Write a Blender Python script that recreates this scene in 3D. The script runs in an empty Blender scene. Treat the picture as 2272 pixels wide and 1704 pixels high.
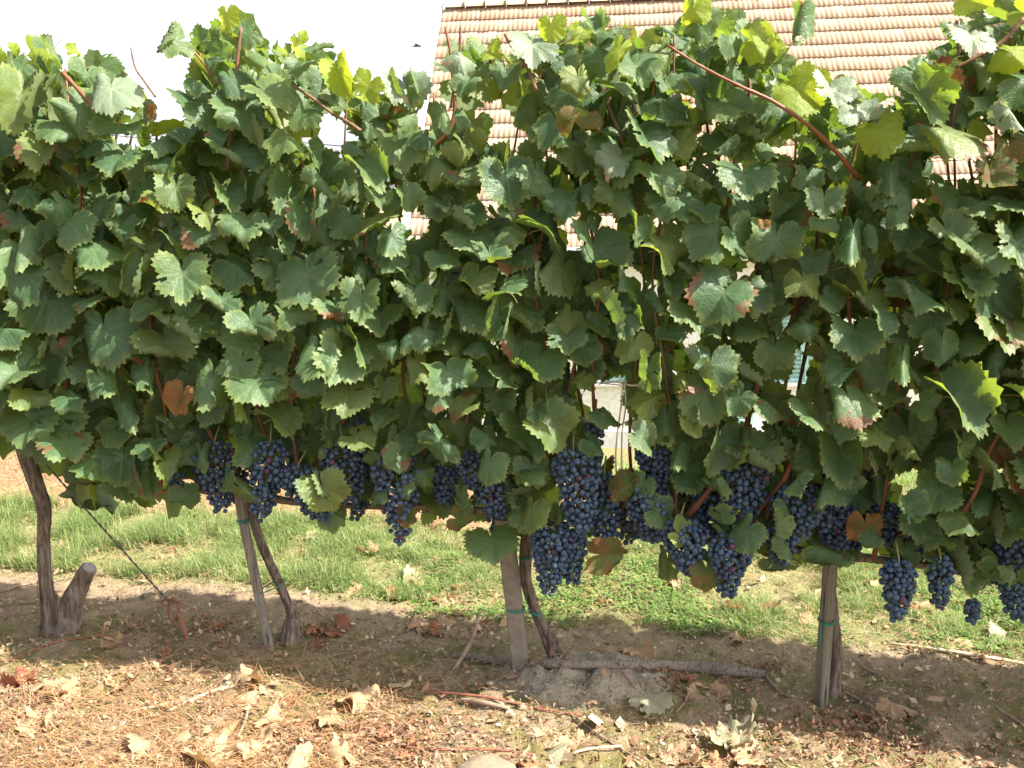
import bpy, math, random
import numpy as np
from mathutils import Vector, Matrix
random.seed(7); RNG = np.random.default_rng(11)
PI = math.pi
SC = bpy.context.scene
COL = SC.collection

# ------------------------------------------------------------------ camera, world, sun, exposure
F = 1967.0
cam_d = bpy.data.cameras.new('camera'); cam = bpy.data.objects.new('camera', cam_d); COL.objects.link(cam)
cam_d.sensor_width = 36.0; cam_d.lens = 36.0 * F / 2272.0; cam_d.clip_end = 3000.0; cam_d.clip_start = 0.05
CAM_M = Matrix.Translation((0, 0, 1.4)) @ Matrix.Rotation(math.radians(90 - 10.1), 4, 'X') @ Matrix.Rotation(math.radians(-1.0), 4, 'Z')
cam.matrix_world = CAM_M
SC.camera = cam
CR = np.array(CAM_M.to_3x3()); CO = np.array([0, 0, 1.4])

def ray(px, py):
    return CR @ np.array([(px - 1136) / F, -(py - 852) / F, -1.0])
def on_ground(px, py, z=0.0):
    d = ray(px, py); return CO + d * ((z - CO[2]) / d[2])
def proj(p):
    q = CR.T @ (np.asarray(p) - CO)
    return 1136 + F * q[0] / -q[2], 852 - F * q[1] / -q[2]

A0 = on_ground(110, 1400); A1 = on_ground(1825, 1548)
U = (A1 - A0); U /= np.linalg.norm(U)               # along the row, to the right
N = np.array([-U[1], U[0], 0.0])                     # away from the camera
O0 = A0 + U * np.dot(on_ground(1155, 1484) - A0, U)  # foot of the middle post: origin of row coordinates
def RP(px, py, t=0.0):
    """pixel of the photograph -> point on the vertical plane t metres behind the row line"""
    d = ray(px, py); k = np.dot(O0 + N * t - CO, N) / np.dot(d, N); return CO + d * k
def st(p):
    q = np.asarray(p) - O0; return float(np.dot(q, U)), float(np.dot(q, N))
def from_st(s, t, z=0.0):
    p = O0 + U * s + N * t; return np.array([p[0], p[1], z])

SUN_EL = math.radians(50); off = math.radians(7.5)
sd = U * math.cos(off) - N * math.sin(off)
SUN_DIR = np.array([sd[0] * math.cos(SUN_EL), sd[1] * math.cos(SUN_EL), math.sin(SUN_EL)])
sun_d = bpy.data.lights.new('sun', 'SUN'); sun_d.energy = 5.0; sun_d.angle = math.radians(0.55); sun_d.color = (1.0, 0.93, 0.82)
sun = bpy.data.objects.new('sun', sun_d); COL.objects.link(sun)
sun.rotation_euler = Vector(SUN_DIR).to_track_quat('Z', 'Y').to_euler()
world = bpy.data.worlds.new('World'); SC.world = world; world.use_nodes = True
wn = world.node_tree.nodes; wl = world.node_tree.links; wn.clear()
sky = wn.new('ShaderNodeTexSky'); sky.sky_type = 'NISHITA'; sky.sun_disc = False
sky.sun_elevation = SUN_EL; sky.sun_rotation = math.atan2(sd[0], sd[1]); sky.air_density = 1.0; sky.dust_density = 6.0; sky.ozone_density = 1.0
bg = wn.new('ShaderNodeBackground'); bg.inputs[1].default_value = 0.080
wo = wn.new('ShaderNodeOutputWorld')
hs = wn.new('ShaderNodeHueSaturation'); hs.inputs['Saturation'].default_value = 0.42; wl.new(sky.outputs[0], hs.inputs['Color'])   # a milky, hazy sky
tcw = wn.new('ShaderNodeTexCoord'); spw = wn.new('ShaderNodeSeparateXYZ'); wl.new(tcw.outputs['Generated'], spw.inputs[0])
mrw = wn.new('ShaderNodeMapRange'); mrw.interpolation_type = 'SMOOTHSTEP'; wl.new(spw.outputs[2], mrw.inputs[0])
mrw.inputs[1].default_value = 0.0; mrw.inputs[2].default_value = 0.7; mrw.inputs[3].default_value = 2.5; mrw.inputs[4].default_value = 1.0
mlw = wn.new('ShaderNodeVectorMath'); mlw.operation = 'SCALE'; wl.new(hs.outputs[0], mlw.inputs[0]); wl.new(mrw.outputs[0], mlw.inputs['Scale']); wl.new(mlw.outputs[0], bg.inputs[0])
wl.new(bg.outputs[0], wo.inputs[0])
SC.view_settings.view_transform = 'Standard'; SC.view_settings.look = 'None'; SC.view_settings.gamma = 1.0
SC.view_settings.use_curve_mapping = False; SC.view_settings.exposure = 1.75
SC.render.engine = 'CYCLES'
SC.cycles.max_bounces = 7; SC.cycles.diffuse_bounces = 4; SC.cycles.transmission_bounces = 4; SC.cycles.glossy_bounces = 2
SC.cycles.caustics_reflective = False; SC.cycles.caustics_refractive = False

# ------------------------------------------------------------------ node helper
class NT:
    def __init__(s, name):
        s.m = bpy.data.materials.new(name); s.m.use_nodes = True
        s.t = s.m.node_tree; s.t.nodes.clear(); s.out = s.n('ShaderNodeOutputMaterial')
    def n(s, kind, **kw):
        x = s.t.nodes.new(kind)
        for k, v in kw.items(): setattr(x, k, v)
        return x
    def put(s, inp, v):
        if hasattr(v, 'links') or hasattr(v, 'is_output'): s.t.links.new(v, inp)
        elif isinstance(v, (tuple, list)) and len(v) == 3 and inp.type == 'RGBA': inp.default_value = (*v, 1)
        else: inp.default_value = v
    def math(s, op, a, b=0.0, c=None, clamp=False):
        x = s.n('ShaderNodeMath', operation=op, use_clamp=clamp); s.put(x.inputs[0], a); s.put(x.inputs[1], b)
        if c is not None: s.put(x.inputs[2], c)
        return x.outputs[0]
    def mix(s, f, a, b, bt='MIX'):
        x = s.n('ShaderNodeMix', data_type='RGBA', blend_type=bt); s.put(x.inputs[0], f); s.put(x.inputs[6], a); s.put(x.inputs[7], b); return x.outputs[2]
    def mixf(s, f, a, b):
        x = s.n('ShaderNodeMix', data_type='FLOAT'); s.put(x.inputs[0], f); s.put(x.inputs[2], a); s.put(x.inputs[3], b); return x.outputs[0]
    def rng(s, v, a, b, c=0.0, d=1.0, smooth=True):
        x = s.n('ShaderNodeMapRange', interpolation_type='SMOOTHSTEP' if smooth else 'LINEAR')
        s.put(x.inputs[0], v); s.put(x.inputs[1], a); s.put(x.inputs[2], b); s.put(x.inputs[3], c); s.put(x.inputs[4], d); return x.outputs[0]
    def noise(s, vec, scale, detail=4.0, rough=0.55, w=None, col=False):
        x = s.n('ShaderNodeTexNoise', noise_dimensions='4D' if w is not None else '3D')
        if vec is not None: s.put(x.inputs['Vector'], vec)
        if w is not None: s.put(x.inputs['W'], w)
        x.inputs['Scale'].default_value = scale; x.inputs['Detail'].default_value = detail; x.inputs['Roughness'].default_value = rough
        return x.outputs[1] if col else x.outputs[0]
    def vor(s, vec, scale, feature='F1', out=0):
        x = s.n('ShaderNodeTexVoronoi', feature=feature); s.put(x.inputs['Vector'], vec); x.inputs['Scale'].default_value = scale; return x.outputs[out]
    def coord(s, which='Object'): return s.n('ShaderNodeTexCoord').outputs[which]
    def scale(s, vec, v):
        x = s.n('ShaderNodeVectorMath', operation='MULTIPLY'); s.put(x.inputs[0], vec); x.inputs[1].default_value = v; return x.outputs[0]
    def attr(s, name, out='Fac'): return s.n('ShaderNodeAttribute', attribute_name=name).outputs[out]
    def rnd(s):
        a = s.math('ADD', s.n('ShaderNodeObjectInfo').outputs['Random'], s.attr('lr')); return s.math('FRACT', a)
    def ramp(s, f, stops):
        x = s.n('ShaderNodeValToRGB'); e = x.color_ramp.elements
        while len(e) < len(stops): e.new(0.5)
        for i, (p, c) in enumerate(stops): e[i].position = p; e[i].color = (*c, 1)
        s.put(x.inputs[0], f); return x.outputs[0]
    def bump(s, h, strength=0.5, dist=0.01):
        x = s.n('ShaderNodeBump'); x.inputs['Strength'].default_value = strength; x.inputs['Distance'].default_value = dist; s.put(x.inputs['Height'], h); return x.outputs[0]
    def bsdf(s, col, rough=0.8, spec=0.3, normal=None, **kw):
        x = s.n('ShaderNodeBsdfPrincipled'); s.put(x.inputs['Base Color'], col); s.put(x.inputs['Roughness'], rough); s.put(x.inputs['Specular IOR Level'], spec)
        if normal is not None: s.put(x.inputs['Normal'], normal)
        for k, v in kw.items(): s.put(x.inputs[k], v)
        return x.outputs[0]
    def add(s, a, b):
        x = s.n('ShaderNodeAddShader'); s.put(x.inputs[0], a); s.put(x.inputs[1], b); return x.outputs[0]
    def mixs(s, f, a, b):
        x = s.n('ShaderNodeMixShader'); s.put(x.inputs[0], f); s.put(x.inputs[1], a); s.put(x.inputs[2], b); return x.outputs[0]
    def done(s, sh): s.t.links.new(sh, s.out.inputs[0]); return s.m

def simple(name, c1, c2, scale=8.0, rough=0.8, bump=0.3, dist=0.004, spec=0.3, stretch=(1, 1, 1)):
    t = NT(name); v = t.scale(t.coord(), stretch); n = t.noise(v, scale, 5, 0.6); n2 = t.noise(v, scale * 5, 3)
    c = t.mix(t.rng(n, 0.3, 0.7), c1, c2); c = t.mix(t.rng(n2, 0.3, 0.75, 0, 0.45), c, tuple(k * 0.55 for k in c1))
    return t.done(t.bsdf(c, rough, spec, t.bump(t.math('ADD', n, t.math('MULTIPLY', n2, .5)), bump, dist)))

def translucent(t, c, nrm=None):
    x = t.n('ShaderNodeBsdfTranslucent'); t.put(x.inputs[0], c)
    if nrm is not None: t.put(x.inputs['Normal'], nrm)
    return x.outputs[0]

def leaf_material(name, kind='green'):
    t = NT(name)
    uvn = t.n('ShaderNodeUVMap', uv_map='UVMap').outputs[0]
    sep = t.n('ShaderNodeSeparateXYZ'); t.put(sep.inputs[0], uvn)
    X = t.math('MULTIPLY_ADD', sep.outputs[0], 2.0, -1.0); Y = t.math('MULTIPLY_ADD', sep.outputs[1], 2.0, -1.0)
    r = t.rnd(); W = t.math('MULTIPLY', r, 77.0)
    edge = t.attr('edge')
    line = None; best = None; sec = None
    for a in (0, 50, -50, 104, -104):
        dx, dy = math.sin(math.radians(a)), -math.cos(math.radians(a))
        s = t.math('ADD', t.math('MULTIPLY', X, dx), t.math('MULTIPLY', Y, dy))
        q = t.math('ABSOLUTE', t.math('SUBTRACT', t.math('MULTIPLY', X, dy), t.math('MULTIPLY', Y, dx)))
        ratio = t.math('DIVIDE', q, t.math('MAXIMUM', s, 0.01))
        wd = t.math('MULTIPLY_ADD', s, -0.014, 0.022)
        l = t.math('MULTIPLY', t.math('LESS_THAN', q, wd), t.math('GREATER_THAN', s, 0.0))
        ph = t.math('PINGPONG', t.math('MULTIPLY', t.math('SUBTRACT', s, t.math('MULTIPLY', q, 0.95)), 6.5), 0.5)
        if line is None: line, best, sec = l, ratio, ph
        else:
            line = t.math('MAXIMUM', line, l)
            less = t.math('LESS_THAN', ratio, best); sec = t.mixf(less, sec, ph); best = t.math('MINIMUM', best, ratio)
    secl = t.rng(sec, 0.0, 0.07, 1.0, 0.0)
    n1 = t.noise(uvn, 3.0, 4, 0.6, w=W); n2 = t.noise(uvn, 14.0, 4, 0.6, w=W); n3 = t.noise(uvn, 45.0, 2, 0.5, w=W)
    back = t.n('ShaderNodeNewGeometry').outputs['Backfacing']
    if kind == 'green':
        fr = t.ramp(r, [(0.0, (0.050, 0.112, 0.046)), (0.35, (0.074, 0.142, 0.054)), (0.6, (0.098, 0.166, 0.056)), (0.8, (0.060, 0.118, 0.060)), (0.93, (0.125, 0.18, 0.045)), (1.0, (0.19, 0.23, 0.05))])
        fr = t.mix(t.rng(n1, 0.3, 0.7, 0, .55), fr, (0.045, 0.092, 0.045))
        fr = t.mix(t.math('MULTIPLY', t.rng(edge, 0.72, 1.0), t.rng(n2, 0.35, 0.65, .15, .75)), fr, (0.22, 0.26, 0.075))
        fr = t.mix(t.math('MULTIPLY', t.math('MAXIMUM', line, t.math('MULTIPLY', secl, .18)), .26), fr, (0.18, 0.25, 0.10))
        dustm = t.math('MULTIPLY', t.rng(n2, 0.4, 0.75), 0.20)
        fr = t.mix(dustm, fr, (0.17, 0.20, 0.15))
        bk = t.mix(t.rng(n2, .3, .7), (0.125, 0.175, 0.085), (0.155, 0.195, 0.10))
        bk = t.mix(t.math('MULTIPLY', t.math('MAXIMUM', line, t.math('MULTIPLY', secl, .5)), .5), bk, (0.24, 0.27, 0.15))
        col = t.mix(back, fr, bk)
        # brown dried margins and spots on some leaves
        dry = t.math('MULTIPLY', t.rng(t.math('ADD', n1, t.math('MULTIPLY', edge, .22)), .70, .76), t.math('GREATER_THAN', t.math('FRACT', t.math('MULTIPLY', r, 7.3)), 0.90))
        spot = t.rng(t.noise(uvn, 11.0, 2, .5, w=t.math('ADD', W, 5.0)), .71, .74)
        dry = t.math('MAXIMUM', dry, t.math('MULTIPLY', spot, .8))
        col = t.mix(dry, col, t.mix(n2, (0.11, 0.050, 0.025), (0.22, 0.125, 0.06)))
        tr = t.mix(dry, t.ramp(r, [(0, (0.17, 0.28, 0.025)), (.6, (0.22, 0.33, 0.03)), (1, (0.33, 0.38, 0.03))]), (0.25, 0.08, 0.02))
        tr = t.mix(t.math('MULTIPLY', line, .5), tr, (0.3, 0.36, 0.08))
        rough, spec, tf = 0.45, 0.36, 0.40
    elif kind == 'yellow':
        fr = t.mix(n1, (0.17, 0.25, 0.03), (0.26, 0.32, 0.04)); fr = t.mix(t.math('MULTIPLY', line, .5), fr, (0.36, .4, .12))
        spot = t.rng(n2, .64, .68); col = t.mix(spot, fr, (0.14, 0.07, 0.02)); tr = (0.48, 0.56, 0.03); rough, spec, tf = .5, .3, .5
    elif kind == 'pale':
        fr = t.mix(n2, (0.13, 0.185, 0.115), (0.17, 0.22, 0.14)); fr = t.mix(t.math('MULTIPLY', line, .4), fr, (0.33, .36, .22))
        dry = t.rng(t.math('ADD', n1, t.math('MULTIPLY', edge, .2)), .74, .8); col = t.mix(dry, fr, (0.4, 0.25, .18)); tr = (0.3, 0.36, 0.1); rough, spec, tf = .45, .4, .3
    elif kind == 'brown':
        g = t.rng(n1, .45, .62); fr = t.mix(g, (0.08, 0.12, 0.035), (0.17, 0.10, 0.045)); fr = t.mix(t.rng(t.math('ADD', n2, t.math('MULTIPLY', edge, .3)), .75, .85), fr, (0.20, .09, .045))
        col = fr; tr = (0.25, 0.22, 0.03); rough, spec, tf = .55, .2, .4
    elif kind == 'rust':
        g = t.rng(n1, .42, .6); fr = t.mix(g, (0.10, 0.13, 0.04), (0.27, 0.12, 0.05)); fr = t.mix(t.rng(edge, .4, 1.0, 0, .7), fr, (0.34, 0.18, 0.06))
        fr = t.mix(t.math('MULTIPLY', t.math('MAXIMUM', line, t.math('MULTIPLY', secl, .4)), .4), fr, (0.2, .08, .04))
        col = t.mix(t.rng(n3, .3, .7, 0, .3), fr, (0.16, .06, .03)); tr = (0.5, 0.2, 0.03); rough, spec, tf = .6, .2, .4
    else:  # dry fallen leaf
        base = t.ramp(r, [(0, (0.39, 0.275, 0.16)), (.4, (0.44, 0.34, 0.21)), (.62, (0.28, 0.175, 0.10)), (.8, (0.42, 0.34, 0.23)), (1, (0.34, .21, .11))])
        if kind == 'dry_red': base = t.ramp(r, [(0, (0.24, 0.09, 0.05)), (.5, (0.32, 0.14, 0.08)), (1, (0.40, 0.19, 0.09))])
        if kind == 'dry_green': base = t.ramp(r, [(0, (0.26, 0.29, 0.19)), (1, (0.32, 0.33, 0.23))])
        fr = t.mix(t.rng(n1, .4, .75, 0, .4), base, tuple((0.36, 0.22, 0.12)) if kind == 'dry' else (0.2, 0.12, 0.08))
        fr = t.mix(t.rng(n3, .35, .75, 0, .3), fr, (0.22, 0.13, 0.07))
        col = t.mix(t.math('MULTIPLY', t.math('MAXIMUM', line, t.math('MULTIPLY', secl, .4)), .35), fr, (0.33, .2, .11)); tr = (0.55, 0.32, 0.12) if kind != 'dry_red' else (.35, .1, .04); rough, spec, tf = .75, .15, .25
    h = t.math('ADD', t.math('MULTIPLY', line, -0.35), t.math('ADD', t.math('MULTIPLY', secl, -0.15), t.math('ADD', t.math('MULTIPLY', n2, .9), t.math('MULTIPLY', n3, .35))))
    nb = t.bump(h, 0.55, 0.006)
    rg = t.mixf(back, rough, 0.85)
    P = t.bsdf(col, rg, t.mixf(back, spec, 0.12), nb)
    return t.done(t.mixs(tf, P, translucent(t, tr, nb)))

M = {}
M['leaf'] = leaf_material('vine_leaf_green'); M['leaf_yellow'] = leaf_material('vine_leaf_yellow', 'yellow'); M['leaf_pale'] = leaf_material('vine_leaf_pale', 'pale')
M['leaf_rust'] = leaf_material('vine_leaf_rust', 'rust'); M['leaf_brown'] = leaf_material('vine_leaf_brownish', 'brown'); M['dry'] = leaf_material('dry_leaf_cream', 'dry'); M['dry_red'] = leaf_material('dry_leaf_red', 'dry_red'); M['dry_green'] = leaf_material('dry_leaf_greenish', 'dry_green')
M['petiole'] = simple('petiole', (0.22, 0.20, 0.06), (0.25, 0.10, 0.05), 30, .5, .1)
M['cane'] = simple('cane_bark', (0.20, 0.080, 0.034), (0.13, 0.050, 0.028), 20, .5, .35, .002, .3, (1, 1, .15))
M['cane_dark'] = simple('cane_bark_dark', (0.12, 0.065, 0.04), (0.22, 0.12, 0.07), 20, .6, .35, .002, .3, (1, 1, .15))
M['stem_green'] = simple('green_stem', (0.20, 0.22, 0.07), (0.26, 0.20, 0.08), 20, .5, .2)
def bark():
    t = NT('vine_bark'); v = t.coord(); s = t.scale(v, (1, 1, 0.09)); w = t.noise(v, 5, 3, .5, col=True)
    x = t.n('ShaderNodeVectorMath', operation='MULTIPLY_ADD'); t.put(x.inputs[0], w); x.inputs[1].default_value = (.06, .06, .02); t.put(x.inputs[2], s)
    n = t.noise(x.outputs[0], 90, 4, .65); n2 = t.noise(v, 12, 4, .6)
    c = t.ramp(n, [(0.25, (0.03, 0.022, 0.018)), (.45, (0.11, 0.080, 0.062)), (.62, (0.22, 0.175, 0.14)), (.8, (0.33, 0.28, 0.235))])
    c = t.mix(t.rng(n2, .45, .7, 0, .5), c, (0.24, 0.21, 0.17))
    return t.done(t.bsdf(c, .9, .15, t.bump(t.math('ADD', n, t.math('MULTIPLY', n2, .3)), .9, .008)))
M['bark'] = bark()
def wood(name, a, b, c3):
    t = NT(name); v = t.coord(); s = t.scale(v, (1, 1, 0.04)); n = t.noise(s, 110, 5, .6); n2 = t.noise(v, 7, 4, .6); n3 = t.noise(v, 60, 3, .6)
    c = t.mix(t.rng(n, .3, .7), a, b); c = t.mix(t.rng(n2, .5, .75, 0, .6), c, c3); c = t.mix(t.rng(n3, .55, .8, 0, .4), c, tuple(k * .4 for k in a)); ck = t.noise(t.scale(v, (1, 1, .02)), 60, 2, .5); c = t.mix(t.rng(t.math('ABSOLUTE', t.math('SUBTRACT', ck, .5)), .022, .0), c, tuple(k * .25 for k in a))
    return t.done(t.bsdf(c, .9, .15, t.bump(t.math('ADD', n, t.math('MULTIPLY', n3, .4)), .6, .003)))
M['stake'] = wood('weathered_stake', (0.13, 0.115, 0.095), (0.22, 0.195, 0.165), (0.10, 0.10, 0.08))
M['stake_green'] = wood('mossy_stake', (0.13, 0.115, 0.085), (0.21, 0.185, 0.145), (0.09, 0.12, 0.065))
M['concrete'] = simple('sandy_concrete', (0.18, 0.155, 0.125), (0.24, 0.21, 0.17), 9, .95, .5, .002)
M['log'] = wood('grey_log', (0.15, 0.125, 0.10), (0.24, 0.20, 0.165), (0.12, 0.10, .08))
M['twig'] = simple('twig_brown', (0.20, 0.13, 0.09), (0.32, 0.24, 0.18), 14, .85, .3)
M['twig_pale'] = simple('twig_pale', (0.50, 0.38, 0.24), (0.60, 0.48, 0.33), 14, .8, .3)
M['twig_red'] = simple('twig_red', (0.20, 0.07, 0.045), (0.28, 0.11, 0.07), 14, .7, .3)
M['tie'] = simple('green_plastic_tie', (0.01, 0.16, 0.11), (0.02, 0.20, 0.14), 10, .45, .05)
M['wire'] = simple('old_wire', (0.07, 0.06, 0.055), (0.12, 0.09, 0.07), 30, .6, .1)
M['rust'] = simple('rusty_iron', (0.16, 0.075, 0.045), (0.24, 0.12, 0.07), 60, .85, .4, .002)
M['string'] = simple('twine', (0.55, 0.50, 0.42), (0.42, 0.37, 0.30), 80, .9, .3, .001)
def berry():
    t = NT('grape_skin'); v = t.coord('Object'); r = t.rnd(); W = t.math('MULTIPLY', r, 50.)
    n = t.noise(v, 160, 4, .6, w=W); n2 = t.noise(v, 500, 2, .6, w=W)
    bloom = t.math('MULTIPLY', t.rng(n, .34, .60, .25, 1), t.rng(r, 0, 1, .55, 1, False))
    c = t.mix(bloom, (0.010, 0.014, 0.026), (0.070, 0.115, 0.185)); c = t.mix(t.rng(n2, .55, .75, 0, .3), c, (.02, .02, .05))
    c = t.mix(t.math('GREATER_THAN', r, .985), c, (0.075, 0.035, 0.07))
    return t.done(t.bsdf(c, t.mixf(bloom, .42, .8), .3, t.bump(n2, .08, .001)))
M['berry'] = berry()

# ------------------------------------------------------------------ mesh helper
class MB:
    def __init__(s): s.v = []; s.f = []; s.n = 0; s.mi = []; s.uv = []; s.edge = []; s.lr = []
    def add(s, v, f, mi=0, uv=None, edge=None, lr=0.0):
        v = np.asarray(v, float).reshape(-1, 3); s.v.append(v)
        for q in f: s.f.append(tuple(int(i) + s.n for i in q)); s.mi.append(mi)
        k = len(v); s.uv.append(np.zeros((k, 2)) if uv is None else uv); s.edge.append(np.zeros(k) if edge is None else edge); s.lr.append(np.full(k, lr)); s.n += k
    def mesh(s, name, mats, smooth=True, attrs=False):
        me = bpy.data.meshes.new(name); V = np.concatenate(s.v) if s.v else np.zeros((0, 3))
        me.from_pydata(V.tolist(), [], s.f)
        for m in (mats if isinstance(mats, (list, tuple)) else [mats]): me.materials.append(m)
        if any(s.mi): me.polygons.foreach_set('material_index', s.mi)
        me.polygons.foreach_set('use_smooth', [smooth] * len(s.f))
        if attrs:
            uvl = me.uv_layers.new(name='UVMap'); li = np.zeros(len(me.loops), np.int32); me.loops.foreach_get('vertex_index', li)
            uvl.data.foreach_set('uv', np.concatenate(s.uv)[li].astype(np.float32).ravel())
            a = me.attributes.new('edge', 'FLOAT', 'POINT'); a.data.foreach_set('value', np.concatenate(s.edge).astype(np.float32))
            a = me.attributes.new('lr', 'FLOAT', 'POINT'); a.data.foreach_set('value', np.concatenate(s.lr).astype(np.float32))
        me.update(); return me

def fast_mesh(name, V, Q, mats, mi=None, lr=None, smooth=False):
    """V (n,3), Q (m,k) arrays"""
    me = bpy.data.meshes.new(name); V = np.asarray(V, np.float32); Q = np.asarray(Q, np.int32); m, k = Q.shape
    me.vertices.add(len(V)); me.vertices.foreach_set('co', V.ravel()); me.loops.add(m * k); me.loops.foreach_set('vertex_index', Q.ravel())
    me.polygons.add(m); me.polygons.foreach_set('loop_start', np.arange(0, m * k, k, dtype=np.int32)); me.polygons.foreach_set('loop_total', np.full(m, k, np.int32))
    for x in (mats if isinstance(mats, (list, tuple)) else [mats]): me.materials.append(x)
    if mi is not None: me.polygons.foreach_set('material_index', np.asarray(mi, np.int32))
    me.polygons.foreach_set('use_smooth', [smooth] * m)
    if lr is not None:
        a = me.attributes.new('lr', 'FLOAT', 'POINT'); a.data.foreach_set('value', np.asarray(lr, np.float32))
    me.update(); me.validate(); return me

def obj(name, mesh, parent=None, mat=None, kind=None, label=None, cat=None, group=None):
    o = bpy.data.objects.new(name, mesh); COL.objects.link(o)
    if mat is not None: o.matrix_world = mat
    if parent is not None: o.parent = parent; o.matrix_parent_inverse = Matrix.Identity(4)
    if kind: o['kind'] = kind
    if label: o['label'] = label
    if cat: o['category'] = cat
    if group: o['group'] = group
    return o
def empty(name, loc, label, cat, group=None):
    o = obj(name, None, None, Matrix.Translation(Vector(loc)), None, label, cat, group); o.empty_display_size = 0.1; return o
def loc_mesh(me, loc):
    """shift mesh data so that its object can stand at loc"""
    me.transform(Matrix.Translation(-Vector(loc))); return me
def part(name, me, root):
    """mesh in world space -> child of root (root is only translated)"""
    loc_mesh(me, root.location); return obj(name, me, root)
def top(name, me, loc, **kw):
    loc_mesh(me, loc); return obj(name, me, None, Matrix.Translation(Vector(loc)), **kw)

def smooth_path(P, R, n):
    P = np.asarray(P, float); R = np.asarray(R, float); k = len(P); out = []; rr = []
    d = np.r_[0, np.cumsum(np.linalg.norm(np.diff(P, axis=0), axis=1))]
    T = np.zeros_like(P)
    for i in range(k):
        a, b = max(i - 1, 0), min(i + 1, k - 1); T[i] = (P[b] - P[a]) / max(d[b] - d[a], 1e-9)
    for x in np.linspace(0, d[-1], n):
        i = min(max(np.searchsorted(d, x) - 1, 0), k - 2); L = d[i + 1] - d[i]; u = (x - d[i]) / L
        h00, h10, h01, h11 = 2*u**3 - 3*u**2 + 1, u**3 - 2*u**2 + u, -2*u**3 + 3*u**2, u**3 - u**2
        out.append(h00 * P[i] + h10 * L * T[i] + h01 * P[i + 1] + h11 * L * T[i + 1]); rr.append(R[i] * (1 - u) + R[i + 1] * u)
    return np.array(out), np.array(rr)
def tube(mb, P, R, sides=6, mi=0, caps=True, rough=0.0, ridges=0, lr=0.0, seed=0):
    P = np.asarray(P, float); R = np.broadcast_to(np.asarray(R, float), (len(P),)); n = len(P)
    rg = np.random.default_rng(seed)
    T = np.gradient(P, axis=0); T /= np.linalg.norm(T, axis=1)[:, None] + 1e-12
    ref = np.array([0, 0, 1.0]) if abs(T[0][2]) < .8 else np.array([1.0, 0, 0])
    V = []; a = np.arange(sides) / sides * 2 * PI
    prof = 1 + (rg.normal(0, 1, sides) * rough if rough else 0) + (ridges * np.sin(a * 5 + 1) if ridges else 0)
    wob = np.ones(sides)
    X = np.cross(T[0], ref); X /= np.linalg.norm(X)
    for i in range(n):
        X = X - T[i] * np.dot(X, T[i]); X /= np.linalg.norm(X); Y = np.cross(T[i], X)
        if rough: wob = 0.85 * wob + 0.15 + rg.normal(0, rough * .35, sides)
        r = R[i] * prof * wob
        V.append(P[i] + np.cos(a)[:, None] * X * r[:, None] + np.sin(a)[:, None] * Y * r[:, None])
    V = np.concatenate(V); f = []
    for i in range(n - 1):
        for j in range(sides):
            k = (j + 1) % sides; f.append((i*sides + j, i*sides + k, (i+1)*sides + k, (i+1)*sides + j))
    if caps: f.append(tuple(range(sides))[::-1]); f.append(tuple((n-1)*sides + j for j in range(sides)))
    mb.add(V, f, mi, lr=lr)
def box(mb, c, hx, hy, hz, X=(1, 0, 0), Y=(0, 1, 0), Z=(0, 0, 1), mi=0, lr=0.0):
    c = np.asarray(c, float); X, Y, Z = (np.asarray(k, float) for k in (X, Y, Z)); V = []
    for k in (-1, 1):
        for j in (-1, 1):
            for i in (-1, 1): V.append(c + X * hx * i + Y * hy * j + Z * hz * k)
    mb.add(V, [(0, 2, 3, 1), (4, 5, 7, 6), (0, 1, 5, 4), (2, 6, 7, 3), (0, 4, 6, 2), (1, 3, 7, 5)], mi, lr=lr)

# ------------------------------------------------------------------ value noise for terrain
_G = np.random.default_rng(3).random((256, 256))
def vnoise(x, y):
    x = np.asarray(x, float); y = np.asarray(y, float); xi = np.floor(x).astype(int); yi = np.floor(y).astype(int); u = x - xi; v = y - yi
    u = u*u*(3-2*u); v = v*v*(3-2*v); g = lambda a, b: _G[a & 255, b & 255]
    return (g(xi, yi)*(1-u) + g(xi+1, yi)*u)*(1-v) + (g(xi, yi+1)*(1-u) + g(xi+1, yi+1)*u)*v - .5
MOUND = st(on_ground(1290, 1520))
def sst(x, a, b): x = np.clip((x - a) / (b - a), 0, 1); return x*x*(3-2*x)
def gz(s, t):
    s = np.asarray(s, float); t = np.asarray(t, float)
    near = np.exp(-((s/6)**2 + (t/5)**2))
    z = near * (.045*vnoise(s*2.2+9, t*2.2+4) + .028*vnoise(s*6, t*6+30) + .018*vnoise(s*15+3, t*15) + .015*vnoise(s*37, t*37+7) + .008*vnoise(s*70+5, t*70))
    z = z + .075*np.exp(-(((s - MOUND[0])/.24)**2 + ((t - MOUND[1])/.13)**2)**1.3) * (1 + .7*vnoise(s*26, t*26) + .4*vnoise(s*60, t*60))
    z = z - .245*np.clip(sst(t, 1.8, 3.0)*(np.minimum(t, 13) - 2.2), 0, 99)
    return z
def gp(px, py, up=0.0):
    p = on_ground(px, py)
    for _ in range(4):
        s, t = st(p); p = on_ground(px, py, float(gz(s, t)))
    return p + np.array([0, 0, up])

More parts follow.
